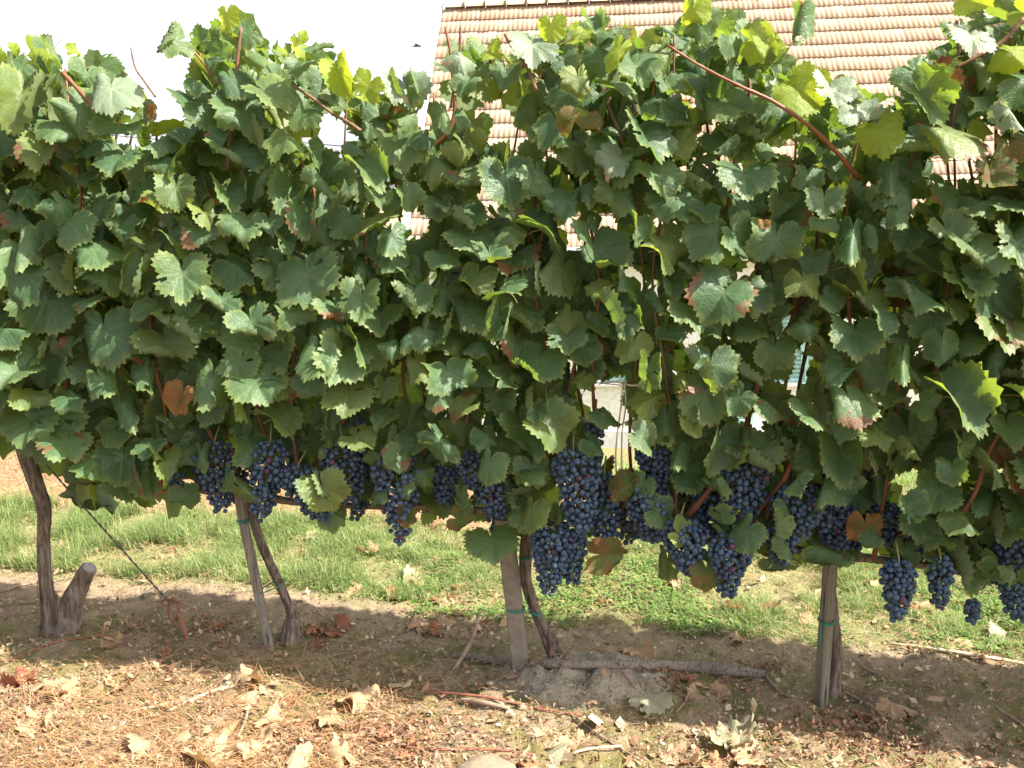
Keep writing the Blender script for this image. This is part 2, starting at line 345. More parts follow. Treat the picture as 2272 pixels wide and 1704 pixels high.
# ------------------------------------------------------------------ ground sheet
def axis_coords(lo, hi, step, far):
    a = list(np.arange(lo, hi + step/2, step)); x = hi; st_ = step
    while x < far: st_ *= 1.28; x += st_; a.append(x)
    x = lo; st_ = step
    while x > -far: st_ *= 1.28; x -= st_; a.insert(0, x)
    return np.array(a)
sa = axis_coords(-3.2, 2.6, .0145, 600); ta = axis_coords(-1.5, 1.6, .0145, 600)
SS, TT = np.meshgrid(sa, ta, indexing='ij'); ZZ = gz(SS, TT)
V = O0[None, :] + SS.ravel()[:, None] * U + TT.ravel()[:, None] * N; V[:, 2] = ZZ.ravel()
ni, nj = SS.shape; idx = np.arange(ni*nj).reshape(ni, nj)
Q = np.stack([idx[:-1, :-1], idx[1:, :-1], idx[1:, 1:], idx[:-1, 1:]], -1).reshape(-1, 4)
def ground_mat():
    t = NT('dry_soil'); p = t.attr('row', 'Vector'); sp = t.n('ShaderNodeSeparateXYZ'); t.put(sp.inputs[0], p); T_ = sp.outputs[1]; S_ = sp.outputs[0]
    n0 = t.noise(p, 1.6, 5, .6); n1 = t.noise(p, 6, 6, .65); n2 = t.noise(p, 28, 6, .7); n3 = t.noise(p, 110, 4, .7); n4 = t.noise(p, 320, 3, .6)
    soil = t.mix(t.rng(n2, .3, .7), (0.225, 0.170, 0.108), (0.345, 0.27, 0.18)); soil = t.mix(t.rng(n3, .35, .7, 0, .7), soil, (0.22, 0.165, 0.11))
    soil = t.mix(t.rng(n4, .55, .8, 0, .45), soil, (0.50, 0.42, 0.32))
    litter = t.mix(t.rng(n3, .4, .6), (0.20, 0.10, 0.055), (0.32, 0.19, 0.10))
    tt = t.math('ADD', T_, t.math('MULTIPLY', t.math('SUBTRACT', n1, .5), .35))
    front = t.rng(tt, -.02, -.35)
    soil = t.mix(t.math('MULTIPLY', t.math('MULTIPLY', front, t.rng(n1, .40, .6)), .60), soil, litter)
    moss = t.mix(t.rng(n4, .35, .65), (0.10, 0.115, 0.035), (0.19, 0.18, 0.07))
    moss_shade_m = t.math('MULTIPLY', t.math('MULTIPLY', t.rng(t.math('ADD', n1, t.math('MULTIPLY', n3, .45)), .62, .80), t.math('MULTIPLY', t.rng(tt, .36, .12), t.rng(tt, -.75, -.35, .45, 1))), .85)  # moss, strengthened to paint the row's shadow band darker into the soil colour
    c = t.mix(moss_shade_m, soil, moss)
    md = t.n('ShaderNodeVectorMath', operation='DISTANCE'); sc_ = t.scale(p, (1, 1.7, 0)); t.put(md.inputs[0], sc_); md.inputs[1].default_value = (MOUND[0], MOUND[1]*1.7, 0)
    mm_ = t.rng(t.math('ADD', md.outputs['Value'], t.math('MULTIPLY', t.math('SUBTRACT', n2, .5), .12)), .30, .22)
    c = t.mix(t.math('MULTIPLY', mm_, .9), c, t.mix(t.rng(n3, .3, .7), (0.27, 0.24, 0.185), (0.39, 0.35, 0.28)))
    gr = t.rng(t.math('ADD', tt, t.math('MULTIPLY', t.math('MINIMUM', S_, .3), .06)), .30, .42); grass = t.mix(t.rng(n3, .35, .65), (0.11, 0.12, 0.045), (0.27, 0.235, 0.12))
    c = t.mix(gr, c, grass)
    stt = t.math('SUBTRACT', T_, t.math('MULTIPLY', t.rng(S_, -.3, .4), 9.0))
    straw = t.math('MULTIPLY', t.rng(stt, 1.25, 1.36), t.rng(stt, 2.4, 2.1)); sc = t.mix(t.rng(n2, .35, .65), (0.55, 0.42, 0.26), (0.40, 0.28, 0.17))
    c = t.mix(straw, c, sc)
    far = t.rng(T_, 12, 30); c = t.mix(far, c, t.mix(t.rng(t.noise(p, .08, 5), .4, .6), (0.16, 0.15, 0.07), (0.30, 0.22, 0.13)))
    h = t.math('ADD', t.math('MULTIPLY', n2, 1.2), t.math('ADD', t.math('MULTIPLY', n3, .8), t.math('MULTIPLY', n4, .5)))
    return t.done(t.bsdf(c, .95, .1, t.bump(h, .9, .012)))
gme = fast_mesh('ground', V, Q, ground_mat(), smooth=True)
a = gme.attributes.new('row', 'FLOAT_VECTOR', 'POINT'); a.data.foreach_set('vector', np.stack([SS.ravel(), TT.ravel(), ZZ.ravel()], 1).astype(np.float32).ravel())
obj('ground', gme, kind='structure')
# hill far behind on the left
hx = np.linspace(-320, 120, 70); hy = np.linspace(60, 420, 50); HX, HY = np.meshgrid(hx, hy, indexing='ij')
HZ = -3.2 + 22*np.exp(-((HX+110)/90)**2 - ((HY-210)/95)**2) + 1.2*vnoise(HX/9, HY/9) + 4*np.exp(-((HX-60)/80)**2 - ((HY-300)/80)**2)
i2 = np.arange(HX.size).reshape(HX.shape); Q2 = np.stack([i2[:-1, :-1], i2[1:, :-1], i2[1:, 1:], i2[:-1, 1:]], -1).reshape(-1, 4)
hm = simple('hillside', (0.13, 0.15, 0.07), (0.36, 0.27, 0.17), .035, .95, .2, .5)
obj('hill', fast_mesh('hill', np.stack([HX.ravel(), HY.ravel(), HZ.ravel()], 1), Q2, hm, smooth=True), kind='structure')

# ------------------------------------------------------------------ house
TH = math.radians(47); PHI = math.radians(5.6)
ah = np.array([math.cos(PHI), -math.sin(PHI), 0]); fh = np.array([math.sin(PHI), math.cos(PHI), 0])   # along the ridge (right, nearer), away
d = ray(984, 22); RL = CO + d * (20.0 / d[1])
bs = -fh * math.cos(TH) - np.array([0, 0, 1]) * math.sin(TH); cs = np.cross(bs, ah); cs = cs if cs[2] > 0 else -cs
LS = 17 * .40; ZB = -2.75; LEN = 17.0
tile_m = NT('clay_tile'); tv = tile_m.coord('Object'); r_ = tile_m.rnd()
tcol = tile_m.ramp(r_, [(0, (0.34, 0.225, 0.155)), (.3, (0.40, 0.29, 0.205)), (.55, (0.37, 0.25, 0.17)), (.8, (0.42, 0.33, 0.24)), (1, (0.33, 0.20, 0.14))])
tn = tile_m.noise(tv, 9, 4, .6, w=tile_m.math('MULTIPLY', r_, 30.)); tn2 = tile_m.noise(tv, 60, 3, .6)
tcol = tile_m.mix(tile_m.rng(tn, .45, .75, 0, .5), tcol, (0.34, 0.25, 0.19)); tcol = tile_m.mix(tile_m.rng(tn2, .6, .8, 0, .35), tcol, (.26, .2, .16))
M['tile'] = tile_m.done(tile_m.bsdf(tcol, .85, .2, tile_m.bump(tn2, .3, .003)))
def tile_geo():
    k = 13; xs = np.linspace(0, .2, k); z = .006 * (1 + np.cos(xs / .2 * 4 * PI + PI)) * 1.0
    V = []
    for y, dz in ((0, .004), (.43, .034)):
        for x, zz in zip(xs, z): V.append((x + .0015, y, dz + zz))
    for x, zz in zip(xs, z): V.append((x + .0015, .43, .012 + zz))
    f = [(i, i + 1, k + i + 1, k + i)[::-1] for i in range(k - 1)] + [(k + i, k + i + 1, 2*k + i + 1, 2*k + i)[::-1] for i in range(k - 1)]
    return np.array(V), f
tV, tF = tile_geo(); tmb = MB(); tmb.add(tV, tF); tile_me = tmb.mesh('roof_tile', M['tile'], True, True)
TB = Matrix((( *ah, ), (*bs, ), (*cs, ))).transposed()
house = empty('house', RL * [1, 1, 0] + ah * 8 - fh * 2 + [0, 0, ZB], 'long whitewashed house with a steep clay tiled roof behind the vines', 'house')
HLOC = Vector(house.location)
M['plaster'] = simple('whitewash', (0.74, 0.73, 0.72), (0.80, 0.79, 0.77), 3, .95, .15)
M['white'] = simple('white_paint', (0.72, 0.75, 0.80), (0.78, 0.80, 0.84), 4, .5, .05)
M['teal'] = simple('pale_teal_paint', (0.30, 0.52, 0.50), (0.36, 0.58, 0.55), 5, .6, .15)
mb = MB(); box(mb, RL + ah*LEN/2 + bs*LS/2 - cs*.04, LEN/2, LS/2, .03, ah, bs, cs)
rb = fh * math.cos(TH) * 1.0 - np.array([0, 0, 1]) * math.sin(TH); nb_ = np.cross(ah, rb)
box(mb, RL + ah*LEN/2 + rb*LS/2 - np.array([0, 0, .05]), LEN/2, LS/2, .03, ah, rb, nb_)
roof = part('roof', mb.mesh('roof', M['stake'], False), house)
SIL = np.array([(0,100),(90,105),(190,95),(250,135),(285,155),(305,230),(340,240),(420,205),(430,165),(410,110),(470,60),(505,40),(540,80),(600,90),(640,90),(690,130),(740,135),(775,165),(800,195),(835,175),(880,158),(930,125),(960,112),(1050,88),(1150,60),(1200,72),(1240,32),(1300,28),(1350,60),(1400,105),(1440,42),(1500,22),(1560,30),(1610,60),(1680,100),(1720,135),(1760,170),(1800,185),(1850,190),(1885,250),(1905,275),(1935,200),(1990,140),(2030,90),(2090,60),(2150,20),(2212,0)]) * 1.027
def sil(px): return float(np.interp(px, SIL[:, 0], SIL[:, 1]))
def tile_mat(i, j): return Matrix.Translation(Vector(RL + ah*(i*.2) + bs*(j*.40) )) @ TB.to_4x4()
tiles = [(i, j) for j in range(17) for i in range(int(LEN/.2))]
def open_score(i, j):
    p = proj(RL + ah*(i*.2 + .1) + bs*(j*.4 + .2))
    if not (0 < p[0] < 2290 and p[1] < 720): return -999
    return sil(p[0]) + 75 - p[1]
tiles.sort(key=lambda q: -open_score(*q)); rest = MB()
for n_, (i, j) in enumerate(tiles):
    m = tile_mat(i, j)
    jit = Matrix.Translation((0, random.uniform(-.012, .010), random.uniform(0, .008))) @ Matrix.Rotation(random.gauss(0, .006), 4, 'Z')
    m = m @ jit
    if n_ < 298:
        o = obj('tile', tile_me, roof, Matrix.Translation(-HLOC) @ m)
    else:
        mm = np.array(m); rest.add(tV @ mm[:3, :3].T + mm[:3, 3], tF, lr=random.random())
o = part('tiles', rest.mesh('tiles', M['tile'], True, True), house); o['kind'] = 'stuff'; o.parent = roof
rmb = MB()
for y, r0 in ((0, .15), (.04, .15), (.05, .125), (.40, .115)):
    pass
k = 9; ang = np.linspace(0, PI, k); V = []
for y, r0 in ((0, .155), (.045, .155), (.05, .128), (.43, .112)):
    for a_ in ang: V.append((y, -math.cos(a_)*r0, math.sin(a_)*r0 - .02))
f = [(q*k + i, q*k + i + 1, (q+1)*k + i + 1, (q+1)*k + i)[::-1] for q in range(3) for i in range(k-1)]
V0 = len(V)
for a_ in ang: V.append((0, -math.cos(a_)*.12, math.sin(a_)*.12 - .02))
f += [(i, i + 1, V0 + i + 1, V0 + i) for i in range(k-1)]
rmb.add(V, f); ridge_me = rmb.mesh('ridge_tile', M['tile'], True, True)
RB = Matrix(((*ah,), (*fh,), (0, 0, 1))).transposed().to_4x4()
for i in range(int(LEN/.44)):
    obj('ridge_tile', ridge_me, roof, Matrix.Translation(-HLOC) @ Matrix.Translation(Vector(RL + ah*(.02 + i*.44) + [0, 0, .045])) @ RB @ Matrix.Rotation(random.gauss(0, .012), 4, 'Z'))
mb = MB(); box(mb, RL + bs*LS/2 - ah*.07 + cs*.01, .05, LS/2 + .05, .09, ah, bs, cs); part('verge_board', mb.mesh('verge_board', M['white'], False), house)
EV = RL + bs*LS
mb = MB(); P_ = [EV + ah*x - fh*.07 - np.array([0, 0, .02]) for x in (-.05, LEN*.5, LEN)]; tube(mb, P_, .065, 10); part('gutter', mb.mesh('gutter', M['white']), house)
mb = MB(); box(mb, EV + ah*LEN/2 - np.array([0, 0, .12]) + fh*.03, LEN/2, .015, .09, ah, fh); part('fascia', mb.mesh('fascia', M['white'], False), house)
mb = MB(); box(mb, EV + ah*LEN/2 - np.array([0, 0, .2]) + fh*.26, LEN/2, .24, .012, ah, fh); part('soffit', mb.mesh('soffit', M['plaster'], False), house)
wy = .5; zt = EV[2] - .19
mb = MB(); wc = EV + ah*(LEN/2 + .12) + fh*(wy + 4.2); wc[2] = (zt + ZB)/2; box(mb, wc, LEN/2 - .12, 4.2, (zt - ZB)/2, ah, fh)
g0 = EV + ah*.14 + fh*wy; g1 = g0 + fh*8.2; gt = RL + ah*.14 - np.array([0, 0, .12]); g0[2] = zt; g1[2] = zt
V = [g0, g1, gt, g0 + ah*.2, g1 + ah*.2, gt + ah*.2]; mb.add(V, [(0, 2, 1), (3, 4, 5), (0, 3, 5, 2), (1, 2, 5, 4)])
part('wall', mb.mesh('wall', M['plaster'], False), house)
def wall_pt(px, py, out=0.0):
    base = EV + fh*(wy - out); d = ray(px, py); kk = np.dot(base - CO, fh) / np.dot(d, fh); return CO + d*kk
def window(px, py0, py1, w, leaves=2):
    c0 = wall_pt(px, py0); c1 = wall_pt(px, py1); zc = (c0[2] + c1[2])/2; hh = (c0[2] - c1[2])/2; c = (c0 + c1)/2; c[2] = zc
    mb = MB(); 
    for s_ in (-1, 1): box(mb, c + ah*s_*(w/2 + .04) - fh*.02, .04, .03, hh + .08, ah, fh)
    box(mb, c + [0, 0, hh + .04] - fh*.021, w/2, .03, .04, ah, fh); part('window_frame', mb.mesh('window_frame', M['white'], False), house)
    mb = MB(); box(mb, c - [0, 0, hh + .035] - fh*.07, w/2 + .12, .08, .03, ah, fh); part('window_sill', mb.mesh('window_sill', M['white'], False), house)
    lw = w/leaves
    for q in range(leaves):
        cc = c + ah*(-w/2 + lw*(q + .5)) - fh*.035; mb = MB()
        for s_ in (-1, 1): box(mb, cc + ah*s_*(lw/2 - .035), .028, .02, hh - .005, ah, fh)
        for z_ in (-hh + .035, hh - .035, 0): box(mb, cc + [0, 0, z_], lw/2 - .063, .018, .03, ah, fh)
        sh = part('shutter', mb.mesh('shutter', M['teal'], False), house)
        ns = max(4, int(2*hh/.078)); tilt = Matrix.Rotation(math.radians(35), 3, Vector(ah)); Yt = np.array(tilt @ Vector((0, 0, 1)))
        smb = MB(); box(smb, (0, 0, 0), lw/2 - .063, .006, .036, ah, np.cross(Yt, ah), Yt); sme = smb.mesh('slat', M['teal'], False)
        for k_ in range(ns):
            z_ = -hh + .07 + (2*hh - .14)*(k_ + .5)/ns
            if abs(z_) < .05: continue
            o = obj('slat', sme, sh, Matrix.Translation(Vector(cc + [0, 0, z_]) - HLOC))
for px in (1400, 1785, 2190): window(px, 690, 846, 1.05)
window(1625, 900, 945, .7, 1)
mb = MB(); box(mb, wall_pt(1700, 860)*[1, 1, 0] + [0, 0, ZB + .25] - fh*.03, 7.5, .03, .25, ah, fh); part('plinth', mb.mesh('plinth', simple('grey_plinth', (.45, .45, .44), (.5, .5, .49), 3), False), house)

# ------------------------------------------------------------------ background trees, bushes, next vine row
def quads(C_, size, rng, up=0.0):
    n = len(C_); a = rng.normal(size=(n, 3)); a /= np.linalg.norm(a, axis=1)[:, None]; b = rng.normal(size=(n, 3)); b[:, 2] += up
    b = np.cross(a, b); b /= np.linalg.norm(b, axis=1)[:, None]; sz = (size * rng.uniform(.6, 1.3, n))[:, None]
    V = np.stack([C_ - a*sz, C_ + b*sz*.6, C_ + a*sz, C_ - b*sz*.6], 1).reshape(-1, 3); return V, np.arange(4*n).reshape(n, 4)
def foliage_mat(name, c1, c2, tr):
    t = NT(name); r = t.attr('lr'); n = t.noise(t.coord(), .8, 3); c = t.mix(r, c1, c2); c = t.mix(t.rng(n, .35, .65, 0, .4), c, tuple(k*.6 for k in c1))
    return t.done(t.mixs(.3, t.bsdf(c, .6, .3), translucent(t, tr)))
M['tree'] = foliage_mat('tree_leaves', (0.055, 0.085, 0.035), (0.10, 0.13, 0.055), (0.12, .18, .03))
M['far_vine'] = foliage_mat('far_vine_leaves', (0.07, 0.12, 0.035), (0.16, 0.21, 0.07), (0.25, .34, .04))
def far_tree(px, py_base_z, dist, h, w, label, seed):
    rg = np.random.default_rng(seed); d = ray(px, 500); b = CO + d*(dist/d[1]); b[2] = py_base_z
    e = empty('tree', b, label, 'tree', 'trees on the slope beyond the vineyard'); mb = MB()
    P_, R_ = smooth_path([b, b + [.1*w, 0, h*.35], b + [0, .1, h*.8]], [.05*h*.5, .03*h*.5, .01], 10); tube(mb, P_, R_, 8)
    for k_ in range(7):
        a_ = rg.uniform(0, 2*PI); q = b + [0, 0, h*rg.uniform(.3, .65)]; tube(mb, [q, q + [math.cos(a_)*w*.22, math.sin(a_)*w*.22, h*.12], q + [math.cos(a_)*w*.38, math.sin(a_)*w*.38, h*.25]], [.02*h*.4, .012*h*.4, .005], 5)
    part('trunk', mb.mesh('trunk', M['bark']), e)
    cl = []; 
    for k_ in range(34):
        v = rg.normal(size=3); v /= np.linalg.norm(v); r_ = rg.uniform(.45, 1); c = b + [0, 0, h*.6] + v*r_*[w*.46, w*.46, h*.38]
        cl.append(c + rg.normal(size=(150, 3))*[w*.085, w*.085, h*.06])
    C_ = np.concatenate(cl); V_, Q_ = quads(C_, .035*w + .03, rg); lr = np.repeat(rg.random(len(C_)), 4)
    part('crown', fast_mesh('crown', V_, Q_, M['tree'], lr=lr), e)
far_tree(385, -1.6, 42, 6.8, 6.5, 'round hazy tree on the slope, seen low between the two highest shoots at left', 1)
far_tree(250, -1.6, 46, 6.6, 7.5, 'broad tree beyond the vineyard behind the leaves of the leftmost vine', 2)
far_tree(545, -1.6, 50, 6.4, 8, 'grey green tree beyond the vineyard behind the second vine', 3)
far_tree(745, -2.0, 44, 4.9, 4.2, 'small tree whose tip shows under the thin wires left of the roof', 4)
far_tree(70, -1.6, 40, 5.6, 6, 'bushy tree beyond the vineyard at the left edge', 5)
far_tree(660, -2.0, 52, 5.6, 6, 'low spreading tree beyond the vineyard left of the house gable', 6)
rg = np.random.default_rng(5)
e = empty('vine_row', from_st(-5, 7.2, float(gz(-5, 7.2))), 'next row of leafy vines down the slope, glimpsed through the left vines', 'vine row')
C_ = []
for k_ in range(900):
    s_ = rg.uniform(-13, -1.0); t_ = 7.2 + rg.normal()*.22; z_ = float(gz(s_, 7.2)) + rg.uniform(.5, 2.1) + .15*math.sin(s_*3)
    C_.append(from_st(s_, t_, z_) + rg.normal(size=(14, 3))*.12)
C_ = np.concatenate(C_); V_, Q_ = quads(C_, .085, rg); part('foliage', fast_mesh('foliage', V_, Q_, M['far_vine'], lr=np.repeat(rg.random(len(C_)), 4)), e)
for s_ in np.arange(-13, -1, 1.1):
    b = from_st(s_, 7.2, float(gz(s_, 7.2))); mb = MB(); tube(mb, [b - [0, 0, .05], b + [.03, 0, .4], b + [-.02, 0, .8]], [.03, .022, .02], 8); part('trunk', mb.mesh('trunk', M['bark']), e)

# ------------------------------------------------------------------ grape leaf shapes
ANG = np.radians([0, 12, 27, 42, 55, 70, 86, 100, 114, 130, 148, 163, 173, 180])
def leaf_geo(seed, n=68, rings=4, kind='live', petiole=True):
    rg = np.random.default_rng(seed); lob = rg.uniform(.0, 1.0)
    base = np.array([1.0, .95, .88 - .16*lob**2, .90, .94, .89, .82 - .14*lob**2, .85, .88, .83, .76, .63, .42, .09])
    out = []
    for sgn in (1, -1): out.append(base * (1 + rg.normal(0, .035, len(base))))
    th = (np.arange(n) + .5) / n * 2*PI - PI; rad = np.zeros(n)
    for i, a_ in enumerate(th): rad[i] = np.interp(abs(a_), ANG, out[0] if a_ > 0 else out[1])
    tooth = np.where(np.arange(n) % 2 == 0, 1.0, -1.0) * rg.uniform(.034, .068, n)
    rad = rad * (1 + tooth * (np.abs(th) < 2.85))
    fr = {4: (.30, .60, .84, 1.0), 3: (.4, .75, 1.0), 2: (.55, 1.0)}[rings]
    P = [(0, 0)]; E = [0]
    for q in fr:
        rr = rad*q if q > .9 else np.array([np.interp(abs(a_), ANG, base) for a_ in th])*q
        for a_, r_ in zip(th, rr): P.append((r_*math.sin(a_), -r_*math.cos(a_))); E.append(q)
    P = np.array(P); E = np.array(E, float); uv = P*.45 + .5
    f = [(0, 1 + i, 1 + (i+1) % n) for i in range(n) if i != n-1]
    torn = set()
    if rg.random() < .45:      # small holes and nibbled margins
        for _ in range(rg.integers(1, 4)):
            i0 = int(rg.integers(6, n - 8)); q0 = int(rg.integers(0, len(fr) - 1))
            for w_ in range(int(rg.integers(1, 4))): torn.add((i0 + w_, q0))
            if q0 == len(fr) - 3 and rg.random() < .4: torn.add((i0, q0 + 1))
    for q in range(len(fr)-1):
        for i in range(n):
            if i == n-1: continue
            j = (i+1) % n; a0 = 1 + q*n; b0 = a0 + n
            if (i, q) in torn: continue
            f.append((a0+i, b0+i, b0+j, a0+j))
    x, y = P[:, 0].copy(), P[:, 1].copy(); r2 = x*x + y*y; th_ = np.arctan2(x, -y)
    z = np.zeros(len(P))
    live = kind == 'live'
    # puckers between the main veins, margin waves
    z += (.016 if live else .06) * np.sqrt(r2) * np.cos(th_*7.0) * -1
    z += rg.uniform(.06, .17)*(1 if live else 1.7) * r2 * np.sin(th_*rg.integers(2, 5) + rg.uniform(0, 6))
    z += rg.normal(0, .012 if live else .03, len(P)) * E
    z += (.035 if live else .09) * E**6 * np.sin(th_*rg.integers(9, 14) + rg.uniform(0, 6))
    V = np.stack([x, y, z], 1)
    # crease along the midrib
    al = math.radians(rg.uniform(-38, 50) if live else rg.uniform(-25, 40)); wgt = np.tanh(np.abs(x)/.12)
    V[:, 2] += np.abs(x)*math.sin(al)*wgt; V[:, 0] = x*(1 - (1 - math.cos(al))*wgt)
    def bend(V, axis, kk):
        if abs(kk) < 1e-3: return V
        u = V[:, axis]; zz = V[:, 2]; a_ = u*kk; R_ = 1/kk
        V2 = V.copy(); V2[:, axis] = (R_ - zz)*np.sin(a_); V2[:, 2] = R_ - (R_ - zz)*np.cos(a_); return V2
    V = bend(V, 1, rg.uniform(-1.25, .10) if live else rg.uniform(-.7, .9))
    V = bend(V, 0, rg.uniform(-1.15, .55) if live else rg.uniform(-.7, .9))
    # turned-over lobes: hinge line in the flat leaf, soft fold
    nf = rg.choice([0, 1, 2], p=[.42, .40, .18]) if live else rg.choice([1, 2])
    for _ in range(nf):
        a_ = rg.choice([0, 50, -50, 95, -95]) + rg.normal(0, 12); m = np.array([math.sin(math.radians(a_)), -math.cos(math.radians(a_))])
        c_ = rg.uniform(.42, .66); dd = np.maximum(P @ m - c_, 0); be = math.radians(rg.uniform(60, 150) if live else rg.uniform(30, 100)) * (1 if rg.random() < .62 else -1)
        w_ = dd > 0
        if not w_.any(): continue
        m3 = np.array([m[0], m[1], 0]); ax = np.array([-m[1], m[0], 0])
        ang = be*np.clip(dd/.16, 0, 1); hinge = V - m3*dd[:, None]
        V = np.where(w_[:, None], hinge + m3*(dd*np.cos(ang))[:, None] + np.array([0, 0, 1.])*(dd*np.sin(ang))[:, None], V)
    return V, f, uv, E
def add_leaf(mb, geo, mat=None, lr=0.0, petiole=.55, seed=0):
    V, f, uv, E = geo
    if mat is not None: V = V @ mat[:3, :3].T + mat[:3, 3]
    mb.add(V, f, 0, uv, E, lr)
    if petiole:
        rg = np.random.default_rng(seed); sx = rg.uniform(-.25, .25)
        P = np.array([(0, 0, 0), (sx*.3, petiole*.35, -petiole*.35), (sx, petiole*.6, -petiole*.85)])
        if mat is not None: P = P @ mat[:3, :3].T + mat[:3, 3]
        P_, _ = smooth_path(P, [1, 1, 1], 5); sc = 1 if mat is None else np.linalg.norm(mat[:3, 0]); tube(mb, P_, .017*sc, 4, 1, lr=lr, caps=False)
LIVE_GEO = [leaf_geo(100 + k) for k in range(26)]
LOW_GEO = [leaf_geo(300 + k, 40, 2) for k in range(14)]
DRY_GEO = [leaf_geo(500 + k, 60, 4, 'dry') for k in range(14)]
LIVE = {}
def live_mesh(k, m='leaf'):
    if (k, m) not in LIVE:
        mb = MB(); add_leaf(mb, LIVE_GEO[k], seed=k); LIVE[(k, m)] = mb.mesh('leaf', [M[m], M['petiole']], True, True)
    return LIVE[(k, m)]
def leaf_matrix(center, size, roll, tilt, yaw, drop=.28):
    """size = width in metres; roll turns the tip in the picture plane, tilt lifts the face to the sky, yaw turns it along the row"""
    B = np.stack([U, np.array([0, 0, 1.]), -N], 1)
    Rz = np.array(Matrix.Rotation(math.radians(roll), 3, 'Z')); Rx = np.array(Matrix.Rotation(math.radians(-tilt), 3, 'X')); Ry = np.array(Matrix.Rotation(math.radians(yaw), 3, 'Y'))
    R_ = B @ Ry @ Rx @ Rz; sc = size/1.66; m = np.eye(4); m[:3, :3] = R_*sc; c = np.asarray(center) - R_ @ np.array([0, -drop*sc, 0]); m[:3, 3] = c; return m

# ------------------------------------------------------------------ vines: roots, trunks, arms
VX = {'a': (-1e9, 345), 'b': (345, 865), 'c': (865, 1500), 'd': (1500, 2105), 'e': (2105, 1e9)}
feet = {'a': (110, 1400), 'b': (645, 1442), 'c': (1235, 1484), 'd': (1843, 1550), 'e': (2560, 1615)}
labels = {'a': 'leftmost grapevine, its dark twisted trunk rising beside a sawn grey stump',
          'b': 'grapevine with a thin slanting trunk tied to the leaning wooden stake',
          'c': 'grapevine whose slanting trunk is tied to the broad middle post',
          'd': 'grapevine with its short trunk hidden behind the right stake',
          'e': 'grapevine at the right edge, its big leaves hanging low over dark grapes'}
VINE = {}
for k_, fpx in feet.items():
    s_, t_ = st(on_ground(*fpx)); t_ = {'b': .03, 'c': .04, 'd': .05}.get(k_, 0.0)
    VINE[k_] = empty('grapevine', from_st(s_, t_, float(gz(s_, t_))), labels[k_], 'grapevine', 'grapevines of the trellised row')
def which(px):
    for k_, (a_, b_) in VX.items():
        if a_ <= px < b_: return k_
def trunk(vk, pts, wpx, name='trunk', t=0.0, n=26, seed=1, rough=.10, sides=16, mat='bark', caps=True):
    tt = t if isinstance(t, (list, tuple)) else [t]*len(pts)
    P = [RP(x, y, q) for (x, y), q in zip(pts, tt)]
    R = [w/2/ (F/np.linalg.norm(p - CO)) for w, p in zip(wpx, P)]
    P_, R_ = smooth_path(P, [q*.9 for q in R], n); mb = MB(); tube(mb, P_, R_, sides, rough=rough, ridges=.07 if rough > .05 else 0, seed=seed, caps=caps)
    if name in ('trunk', 'root_crown', 'stump'):
        rg = np.random.default_rng(seed + 90); m_ = len(P_)   # shaggy strips of bark lifting off
        for _ in range(26 if name == 'trunk' else 9):
            i0 = rg.integers(0, max(1, m_ - 7)); ln = int(rg.integers(3, 7)); a0 = rg.uniform(0, 2*PI); V = []; ks = range(i0, min(i0 + ln, m_))
            for z_, i in enumerate(ks):
                a_ = a0 + z_*.05; dr = np.array([math.cos(a_), math.sin(a_), 0]); sd_ = np.array([-math.sin(a_), math.cos(a_), 0]); lift = R_[i]*1.12 + .0015 + .004*(z_/ln)**2*rg.uniform(0, 2); wd = .0022*(1 - .6*z_/ln)
                V += [P_[i] + dr*lift - sd_*wd, P_[i] + dr*lift + sd_*wd]
            if len(V) > 5: mb.add(V, [(2*q, 2*q + 1, 2*q + 3, 2*q + 2) for q in range(len(V)//2 - 1)])
    return part(name, mb.mesh(name, M[mat]), VINE[vk])
trunk('a', [(36, 950), (58, 1010), (80, 1075), (98, 1130), (96, 1200), (100, 1290), (108, 1360), (112, 1410)], [30, 34, 30, 27, 26, 26, 30, 42], seed=3)
trunk('a', [(40, 960), (0, 935), (-80, 930), (-220, 945)], [26, 22, 20, 18], 'arm', seed=4)
trunk('a', [(42, 962), (75, 935), (130, 960), (240, 1000), (330, 1035)], [26, 20, 16, 14, 12], 'arm', seed=5)
trunk('a', [(108, 1165), (106, 1130), (98, 1100), (94, 1060)], [9, 7, 6, 3], 'spur', n=10, sides=6, seed=6)
stump = trunk('a', [(140, 1420), (152, 1385), (160, 1335), (176, 1300), (190, 1272), (198, 1260)], [52, 50, 48, 42, 36, 34], 'stump', n=20, seed=7, rough=.07)
trunk('a', [(100, 1392), (125, 1402), (150, 1395)], [34, 30, 30], 'root_crown', n=10, seed=8)
trunk('b', [(552, 1085), (562, 1150), (588, 1225), (620, 1295), (642, 1345), (654, 1378)], [20, 19, 18, 18, 19, 24], t=.03, seed=9)
trunk('b', [(652, 1368), (646, 1405), (640, 1450)], [34, 44, 50], 'root_crown', t=.03, n=12, seed=10)
trunk('b', [(552, 1090), (480, 1092), (400, 1080), (345, 1062)], [20, 17, 15, 12], 'arm', t=.02, seed=11)
trunk('b', [(552, 1088), (620, 1108), (720, 1118), (860, 1125)], [20, 17, 15, 12], 'arm', t=.02, seed=12)
trunk('c', [(1176, 1150), (1168, 1210), (1167, 1285), (1185, 1345), (1212, 1405), (1228, 1440)], [26, 26, 24, 24, 26, 32], t=.02, seed=13)
trunk('c', [(1222, 1424), (1234, 1455), (1236, 1496)], [34, 42, 50], 'root_crown', t=.02, n=12, seed=14)
trunk('c', [(1176, 1160), (1130, 1140), (1040, 1132), (900, 1122)], [26, 20, 17, 14], 'arm', t=.02, seed=15)
